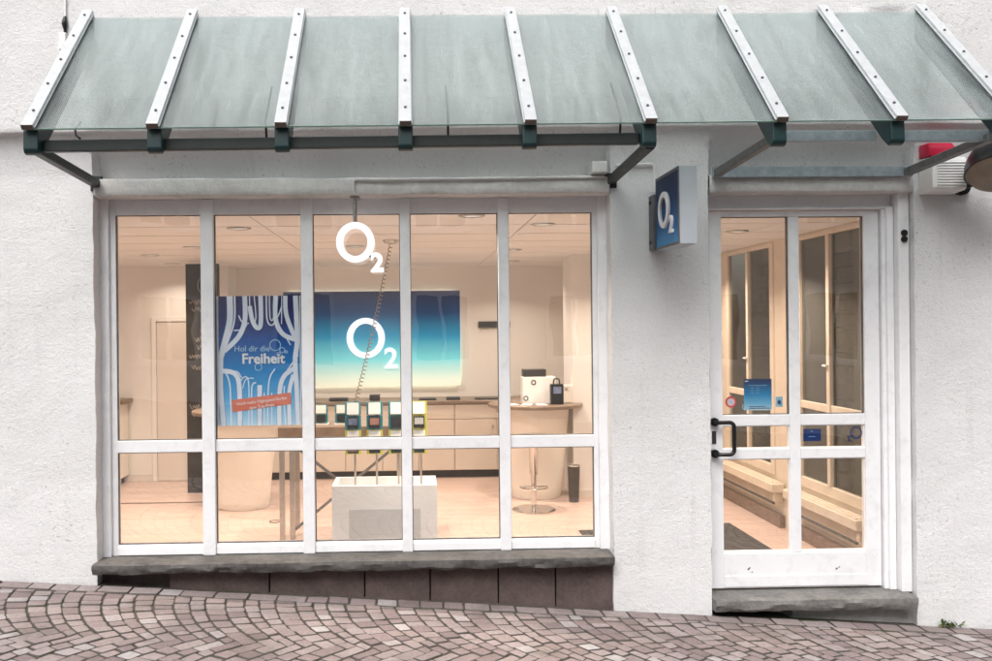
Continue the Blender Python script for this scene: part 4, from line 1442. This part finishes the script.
# ---- backlit gradient panel with logo
bp_ = thing('backlit_panel', (-0.54, 5.53, 0.91), 'large backlit panel fading from navy to pale green with white O2', 'panel')
obj('panel', MB().box(-1.53, 0.612, 5.495, 5.53, 0.915, 2.07), 'o2panel', bp_)
obj('letter_o', MB().ring(-0.536, 1.502, 5.475, 5.4945, 0.232, 0.245, 0.078, 0.070), emit('lit_white_letter', (1, 1, 0.98), 1.1), bp_, smooth=40)
obj('numeral_two', text_mb('2', 0.345, -0.318, 1.138, 5.475, 5.4945, bold=0.008), emit('lit_white_numeral', (1, 1, 0.98), 1.1), bp_)
for z in (0.955, 2.03):
    obj('backlight_strip', MB().box(-1.49, 0.56, 5.535, 5.552, z - .02, z + .02), 'spark', bp_)
obj('backlight_strip', MB().box(0.545, 0.575, 5.535, 5.552, 1.0, 2.0), 'spark', bp_)
hk = thing('hook_strip', (1.03, 5.55, 1.58), 'short dark strip of hooks on the back wall', 'rack')
obj('strip', MB().box(0.84, 1.226, 5.53, 5.557, 1.615, 1.69), 'dark', hk)
for k in range(5):
    obj('hook', MB().tube([(0.88 + k * .075, 5.528, 1.62), (0.88 + k * .075, 5.50, 1.60), (0.88 + k * .075, 5.495, 1.615)], 0.006, 6), 'steel', hk)

# ---- sideboard along the back wall
sb = thing('sideboard', (-0.4, 5.2, ZF), 'long beige sideboard with drawers below the backlit panel', 'sideboard')
obj('carcass', MB().box(-2.05, 1.50, 4.965, 5.552, -0.03, 0.74), 'cab', sb)
obj('plinth', MB().box(-2.0, 1.45, 5.02, 5.5, ZF, -0.0305), 'dark', sb)
obj('worktop', MB().box(-2.07, 1.53, 4.92, 5.552, 0.7405, 0.775), 'wood', sb, bevel=0.004)
ux = [-2.04, -1.18, -0.33, 0.505, 1.49]
for a, b in zip(ux[:-1], ux[1:]):
    d_ = obj('drawer_front', MB().box(a + .006, b - .006, 4.945, 4.9645, 0.565, 0.732), 'cab', sb, bevel=0.003)
    obj('knob', MB().tube([((a + b) / 2, 4.9445, 0.66), ((a + b) / 2, 4.925, 0.66)], 0.016, 12), 'steel', d_, smooth=40)
    h_ = (a + b) / 2
    for p0, p1, kx in ((a + .006, h_ - .003, h_ - .05), (h_ + .003, b - .006, h_ + .05)):
        d_ = obj('door_front', MB().box(p0, p1, 4.945, 4.9645, -0.024, 0.557), 'cab', sb, bevel=0.003)
        obj('knob', MB().tube([(kx, 4.9445, 0.48), (kx, 4.925, 0.48)], 0.014, 12), 'steel', d_, smooth=40)
for k, (x, w_, h_) in enumerate(((-0.95, .22, .035), (-0.48, .12, .07), (0.1, .2, .02), (0.42, .16, .03), (0.75, .3, .018))):
    tag(obj('desk_item', MB().box(x, x + w_, 5.05, 5.18, 0.7765, 0.7765 + h_), 'dark', bevel=0.006), ('flat dark tray on the sideboard, leftmost', 'small black box on the sideboard beside the coiled cable', 'thin dark folder on the sideboard behind the phones', 'low dark case on the sideboard right of the phones', 'thin dark pad on the sideboard near the round counter')[k], 'office item', 'dark items on the sideboard')

# ---- left cabinet
lcb = thing('left_cabinet', (-3.9, 4.8, ZF), 'pale cabinet with dark top at the left edge of the window', 'cabinet')
obj('carcass', MB().box(-4.7, -3.26, 4.70, 5.03, -0.04, 0.80), 'cream', lcb)
obj('plinth', MB().box(-4.7, -3.30, 4.74, 5.0, ZF, -0.0405), 'dark', lcb)
obj('worktop', MB().box(-4.72, -3.20, 4.67, 5.03, 0.8005, 0.845), 'wood', lcb, bevel=0.004)
for a, b in ((-4.69, -4.0), (-3.99, -3.27)):
    obj('drawer_front', MB().box(a, b, 4.68, 4.6995, 0.56, 0.79), 'cream', lcb, bevel=0.003)
    obj('door_front', MB().box(a, b, 4.68, 4.6995, -0.03, 0.55), 'cream', lcb, bevel=0.003)

# ---- chalkboard column
cbd = thing('chalkboard', (-2.2, 4.25, ZF), 'tall narrow black chalkboard panel with faint chalk writing', 'chalkboard')
obj('board', MB().box(-2.395, -2.045, 4.25, 4.31, ZF, 2.33), 'board', cbd, bevel=0.003)
obj('chalk_ring', MB().ring(-2.17, 2.10, 4.243, 4.2495, 0.10, 0.11, 0.010, 0.010), 'chalk', cbd)
obj('chalk_letter', MB().ring(-2.12, 1.74, 4.243, 4.2495, 0.075, 0.08, 0.02, 0.02), 'logo', cbd)
rnd = random.Random(3)
for z, x0, x1 in ((1.92, -2.36, -2.1), (1.84, -2.33, -2.12), (1.60, -2.24, -2.1), (1.52, -2.30, -2.05), (1.44, -2.28, -2.05), (1.34, -2.36, -2.1), (1.22, -2.34, -2.12), (0.80, -2.36, -2.2), (0.72, -2.33, -2.2)):
    pts = []
    x = x0
    up_ = 1
    while x < x1:
        pts.append((x, z + up_ * rnd.uniform(0.008, 0.03)))
        up_ = -up_
        x += rnd.uniform(0.01, 0.025)
    obj('chalk_scribble', MB().ribbon(pts, 0.006, 4.244, 4.2495, 4), 'chalk', cbd)

# ---- two round tapering counters
def counter(cx, cy, label):
    t = thing('round_counter', (cx, cy, ZF), label, 'counter', 'round tapering counters')
    obj('body', MB().lathe([(0.245, ZF + 0.001), (0.255, ZF + .02), (0.262, ZF + 0.1), (0.345, 0.78), (0.35, 0.80)], cx, cy, 56), 'cream', t, smooth=40)
    obj('worktop', MB().lathe([(0.47, 0.8005), (0.485, 0.806), (0.485, 0.832), (0.475, 0.840)], cx, cy, 64), 'wood', t, smooth=40)
    return t
counter(-1.66, 3.48, 'round cream counter tapering down, behind the poster')
counter(1.285, 3.86 - 0.05, 'round cream counter tapering down, behind the bar stool')

# things on the right counter
wbx = thing('white_carton', (1.30, 3.72, 0.841), 'white carton with black lid strip on the right round counter', 'box')
obj('carton', MB().box(1.135, 1.47, 3.62, 3.80, 0.841, 1.115), 'whitebox', wbx, bevel=0.004)
obj('lid', MB().box(1.145, 1.375, 3.63, 3.79, 1.1155, 1.19), 'dark', wbx, bevel=0.004)
for x, z in ((1.245, 1.06), (1.165, 0.90)):
    obj('round_mark', MB().ring(x, z, 3.617, 3.6195, 0.026, 0.026, 0.010, 0.010, 24), 'dark', wbx)
td = thing('card_terminal', (1.48, 3.57, 0.841), 'small black terminal with looped handle beside the white carton', 'terminal')
obj('body', MB().box(1.405, 1.535, 3.53, 3.605, 0.841, 1.045), 'black', td, bevel=0.006)
obj('display', MB().box(1.43, 1.51, 3.527, 3.5295, 0.95, 1.02), 'screen', td)
obj('handle', MB().tube([(1.44, 3.57, 1.0455)] + [(1.47 - .03 * math.cos(a), 3.57, 1.07 + .03 * math.sin(a)) for a in [R(18 * k) for k in range(11)]] + [(1.50, 3.57, 1.0455)], 0.007, 8), 'black', td, smooth=40)
sbx = thing('small_carton', (1.59, 3.78, 0.841), 'small cream carton at the right rim of the round counter', 'box')
obj('carton', MB().box(1.50, 1.66, 3.72, 3.83, 0.841, 1.02), 'cream', sbx, bevel=0.004)
obj('cross_mark', MB().bar((1.575, 3.7195, 0.965), (1.615, 3.7195, 1.0), .006, .003).bar((1.575, 3.7185, 1.0), (1.615, 3.7185, 0.965), .006, .003), 'dark', sbx)
for k, (x, y, a) in enumerate(((1.02, 3.56, .2), (1.16, 3.50, -.3), (1.30, 3.47, .1))):
    ca, sa = math.cos(a), math.sin(a)
    m_ = MB().prism([(x + ca * p - sa * q, y + sa * p + ca * q) for p, q in ((-.05, -.07), (.05, -.07), (.05, .07), (-.05, .07))], 'z', 0.841, 0.847 + k * .002)
    tag(obj('leaflet', m_, 'paper'), ('pale leaflet on the right round counter, leftmost', 'pale leaflet on the right round counter, middle', 'pale leaflet on the right round counter, nearest the terminal')[k], 'leaflet', 'leaflets on the right counter')

# ---- bar stool
st = thing('bar_stool', (1.165, 3.10, ZF), 'chrome bar stool with round foot in front of the right counter', 'stool')
obj('foot', MB().lathe([(0.205, ZF + .001), (0.207, ZF + .008), (0.18, ZF + .018), (0.06, ZF + .034), (0.03, ZF + .05)], 1.165, 3.10, 48), 'chrome', st, smooth=50)
obj('column', MB().lathe([(0.026, ZF + .05), (0.026, 0.22), (0.038, 0.222), (0.038, 0.56), (0.05, 0.575)], 1.165, 3.10, 24), 'chrome', st, smooth=40)
obj('seat', MB().lathe([(0.12, 0.5755), (0.17, 0.580), (0.18, 0.588), (0.172, 0.594), (0.10, 0.591)], 1.165, 3.10, 40), 'steel', st, smooth=50)
fr_ = [(1.165 + .13 * math.cos(a), 3.10 - .17 * math.sin(a), 0.10) for a in [R(15 * k) for k in range(13)]]
obj('footrest', MB().tube([(1.165 + .03, 3.10, 0.10)] + fr_ + [(1.165 - .03, 3.10, 0.10)], 0.009, 8), 'chrome', st, smooth=40)

# ---- waste bin by the pillar
bn = thing('waste_bin', (1.565, 3.62, ZF), 'slim dark waste bin beside the right round counter', 'bin')
obj('body', MB().lathe([(0.048, ZF + .001), (0.062, 0.23), (0.064, 0.235)], 1.615, 3.46, 24), 'binmesh', bn, smooth=40)
obj('rim', MB().tube([(1.615 + .065 * math.cos(a), 3.46 + .065 * math.sin(a), 0.24) for a in [2 * math.pi * k / 24 for k in range(24)]], 0.007, 6, closed=True), 'steel', bn, smooth=40)

# ---- trestle display table with phones
tb = thing('display_table', (-0.45, 2.25, ZF), 'wood display table on crossed steel legs behind the white planter', 'table')
obj('table_top', MB().box(-1.10, 0.02, 2.02, 2.55, 0.715, 0.815), 'wood', tb, bevel=0.004)
for x in (-1.075, -0.99, -0.10, -0.03):
    obj('leg', MB().box(x - .021, x + .021, 2.05, 2.09, ZF + .001, 0.7145), 'steel', tb, bevel=0.003)
for x in (-1.0, -0.06):
    obj('leg', MB().box(x - .021, x + .021, 2.46, 2.50, ZF + .001, 0.7145), 'steel', tb, bevel=0.003)
obj('brace', MB().bar((-0.99, 2.10, ZF + 0.06), (-0.10, 2.10, 0.66), 0.022, 0.022), 'darkgalv', tb)
obj('brace', MB().bar((-0.99, 2.128, 0.66), (-0.10, 2.128, ZF + 0.06), 0.022, 0.022), 'darkgalv', tb)
obj('cable_loop', MB().tube([(-1.24 + .05 * math.cos(a), 2.75 + .05 * math.sin(a), ZF + .004) for a in [2 * math.pi * k / 24 for k in range(24)]], 0.003, 6, closed=True), 'black', tb)

def phone_stack(x, y, z0, w_, cells, parent, tilt=0.0):
    """holder strip with alternating price cards and phones, from the bottom up"""
    z = z0
    for k, (kind, h_, edge) in enumerate(cells):
        b_ = obj('holder', MB().box(x - w_ * .68, x + w_ * .68, y, y + .008, z, z + h_ - .003), edge, parent, bevel=0.002)
        if kind == 'card':
            obj('price_card', MB().prism([(y - .022, z + .006), (y - .001, z + h_ - .008), (y - .0005, z + .006)], 'x', x - w_ / 2, x + w_ / 2), 'card', b_)
        else:
            p_ = obj('phone', MB().box(x - w_ * .46, x + w_ * .46, y - .026, y - .001, z + .010, z + h_ - .012), 'phone', b_, bevel=0.004)
            obj('phone_screen', MB().box(x - w_ * .38, x + w_ * .38, y - .0275, y - .0262, z + h_ * .35, z + h_ - .022), kind, b_)
        z += h_

# ---- white planter box with four phone stands
pl = thing('white_planter', (-0.185, 0.95, ZF), 'white rectangular planter box with grey inset panel behind the window', 'planter')
PXa, PXb, PYa, PYb, PT = -0.548, 0.176, 0.75, 1.14, 0.545
mb = MB()
mb.box(PXa, PXb, PYa, PYa + .03, ZF + .001, PT).box(PXa, PXb, PYb - .03, PYb, ZF + .001, PT)
mb.box(PXa, PXa + .03, PYa + .03, PYb - .03, ZF + .001, PT).box(PXb - .03, PXb, PYa + .03, PYb - .03, ZF + .001, PT)
mb.box(PXa + .03, PXb - .03, PYa + .03, PYb - .03, ZF + .001, 0.44)
obj('box', mb, 'whitebox', pl)
obj('inset_panel', MB().box(-0.43, 0.06, PYa - .004, PYa - .0006, 0.17, 0.385), 'greyinset', pl, bevel=0.001)
SX = [-0.410, -0.257, -0.102, 0.058]
scr = ['screen', 'pink', 'phone', 'card']
for k, x in enumerate(SX):
    t = thing('phone_stand', (x, 0.95, 0.44), ('phone stand with grey blue screen, leftmost in the white planter', 'phone stand with pinkish screen, second from the left in the white planter', 'phone stand half hidden by the mullion in the white planter', 'phone stand with yellow edges only, rightmost in the white planter')[k], 'phone stand', 'phone stands in the white planter')
    obj('post', MB().tube([(x + .012, 0.962, 0.4405), (x + .012, 0.962, 1.09)], 0.008, 10), 'steel', t, smooth=40)
    top = 'teal' if k < 3 else 'lime'
    phone_stack(x, 0.945, 0.735, 0.084, [('pink' if k == 0 else 'phone', .075, 'lime'), ('card', .10, 'lime'), (('screen', 'pink', 'phone', 'greyinset')[k], .105, top), ('card', .095, top)], t)
for k, x in enumerate((-0.76, -0.585)):
    t = thing('table_phone_stand', (x, 2.2, 0.816), ('phone stand on the display table, next to the poster', 'phone stand on the display table, left of the planter stands')[k], 'phone stand', 'phone stands on the table')
    obj('foot', MB().box(x - .06, x + .06, 2.15, 2.27, 0.816, 0.826), 'card', t)
    phone_stack(x, 2.2, 0.8265, 0.085, [('phone', .08, 'teal'), ('card', .08, 'teal')], t)

# ---- coiled security cable from the ceiling
cc = thing('coiled_cable', (-0.15, 2.05, 1.0), 'coiled pale cable hanging from the ceiling to the phones', 'cable')
p0, p1 = Vector((-0.150, 2.054, ZC - .03)), Vector((-0.395, 1.10, 1.10))
pts = []
n = 620
ax_ = (p1 - p0).normalized()
e1 = ax_.cross(Vector((0, 1, 0))).normalized()
e2 = ax_.cross(e1)
for i in range(n + 1):
    t = i / n
    a = t * 2 * math.pi * 40
    rad = 0.013
    q = p0.lerp(p1, t) + Vector((0, 0, -0.05 * math.sin(math.pi * t)))
    pts.append(q + (e1 * math.cos(a) + e2 * math.sin(a)) * rad)
obj('coil', MB().tube(pts, 0.0038, 5), 'spring', cc, smooth=60)
obj('ceiling_rose', MB().lathe([(0.05, ZC - .03), (0.065, ZC - .012), (0.07, ZC - .001)], -0.15, 2.054, 24), 'steel', cc, smooth=40)
obj('end_clip', MB().box(-0.41, -0.38, 1.085, 1.115, 1.075, 1.10), 'dark', cc)

# ================================================================== HOUSE ACROSS THE STREET (seen in reflections)
oh = thing('opposite_house', (0.5, -11.5, -0.4), 'plastered house with rows of windows across the street, seen only in reflections', 'building')
OY = -11.5
obj('wall', MB().box(-9, 10, OY - 6, OY, -1.2, 5.6), 'hplaster', oh)
obj('roof', MB().prism([(OY + 0.5, 5.62), (OY - 6.5, 5.62), (OY - 3, 8.4)], 'x', -9.4, 10.4), 'roof', oh)
for x in (-7.2, -4.6, -2.0, 0.6, 3.2, 5.8, 8.2):
    for z in (0.9, 3.5):
        f = MB()
        f.box(x - .56, x - .48, OY + .003, OY + .06, z, z + 1.4).box(x + .48, x + .56, OY + .003, OY + .06, z, z + 1.4).box(x - .48, x + .48, OY + .003, OY + .06, z + 1.32, z + 1.4).box(x - .48, x + .48, OY + .003, OY + .06, z, z + .08).box(x - .03, x + .03, OY + .003, OY + .05, z + .08, z + 1.32)
        wf = obj('window', f, 'white', oh)
        obj('pane', MB().box(x - .48, x + .48, OY + .004, OY + .02, z + .08, z + 1.32), 'hdark', wf)
        obj('sill', MB().box(x - .64, x + .64, OY + .003, OY + .14, z - .06, z - .002), 'white', wf)
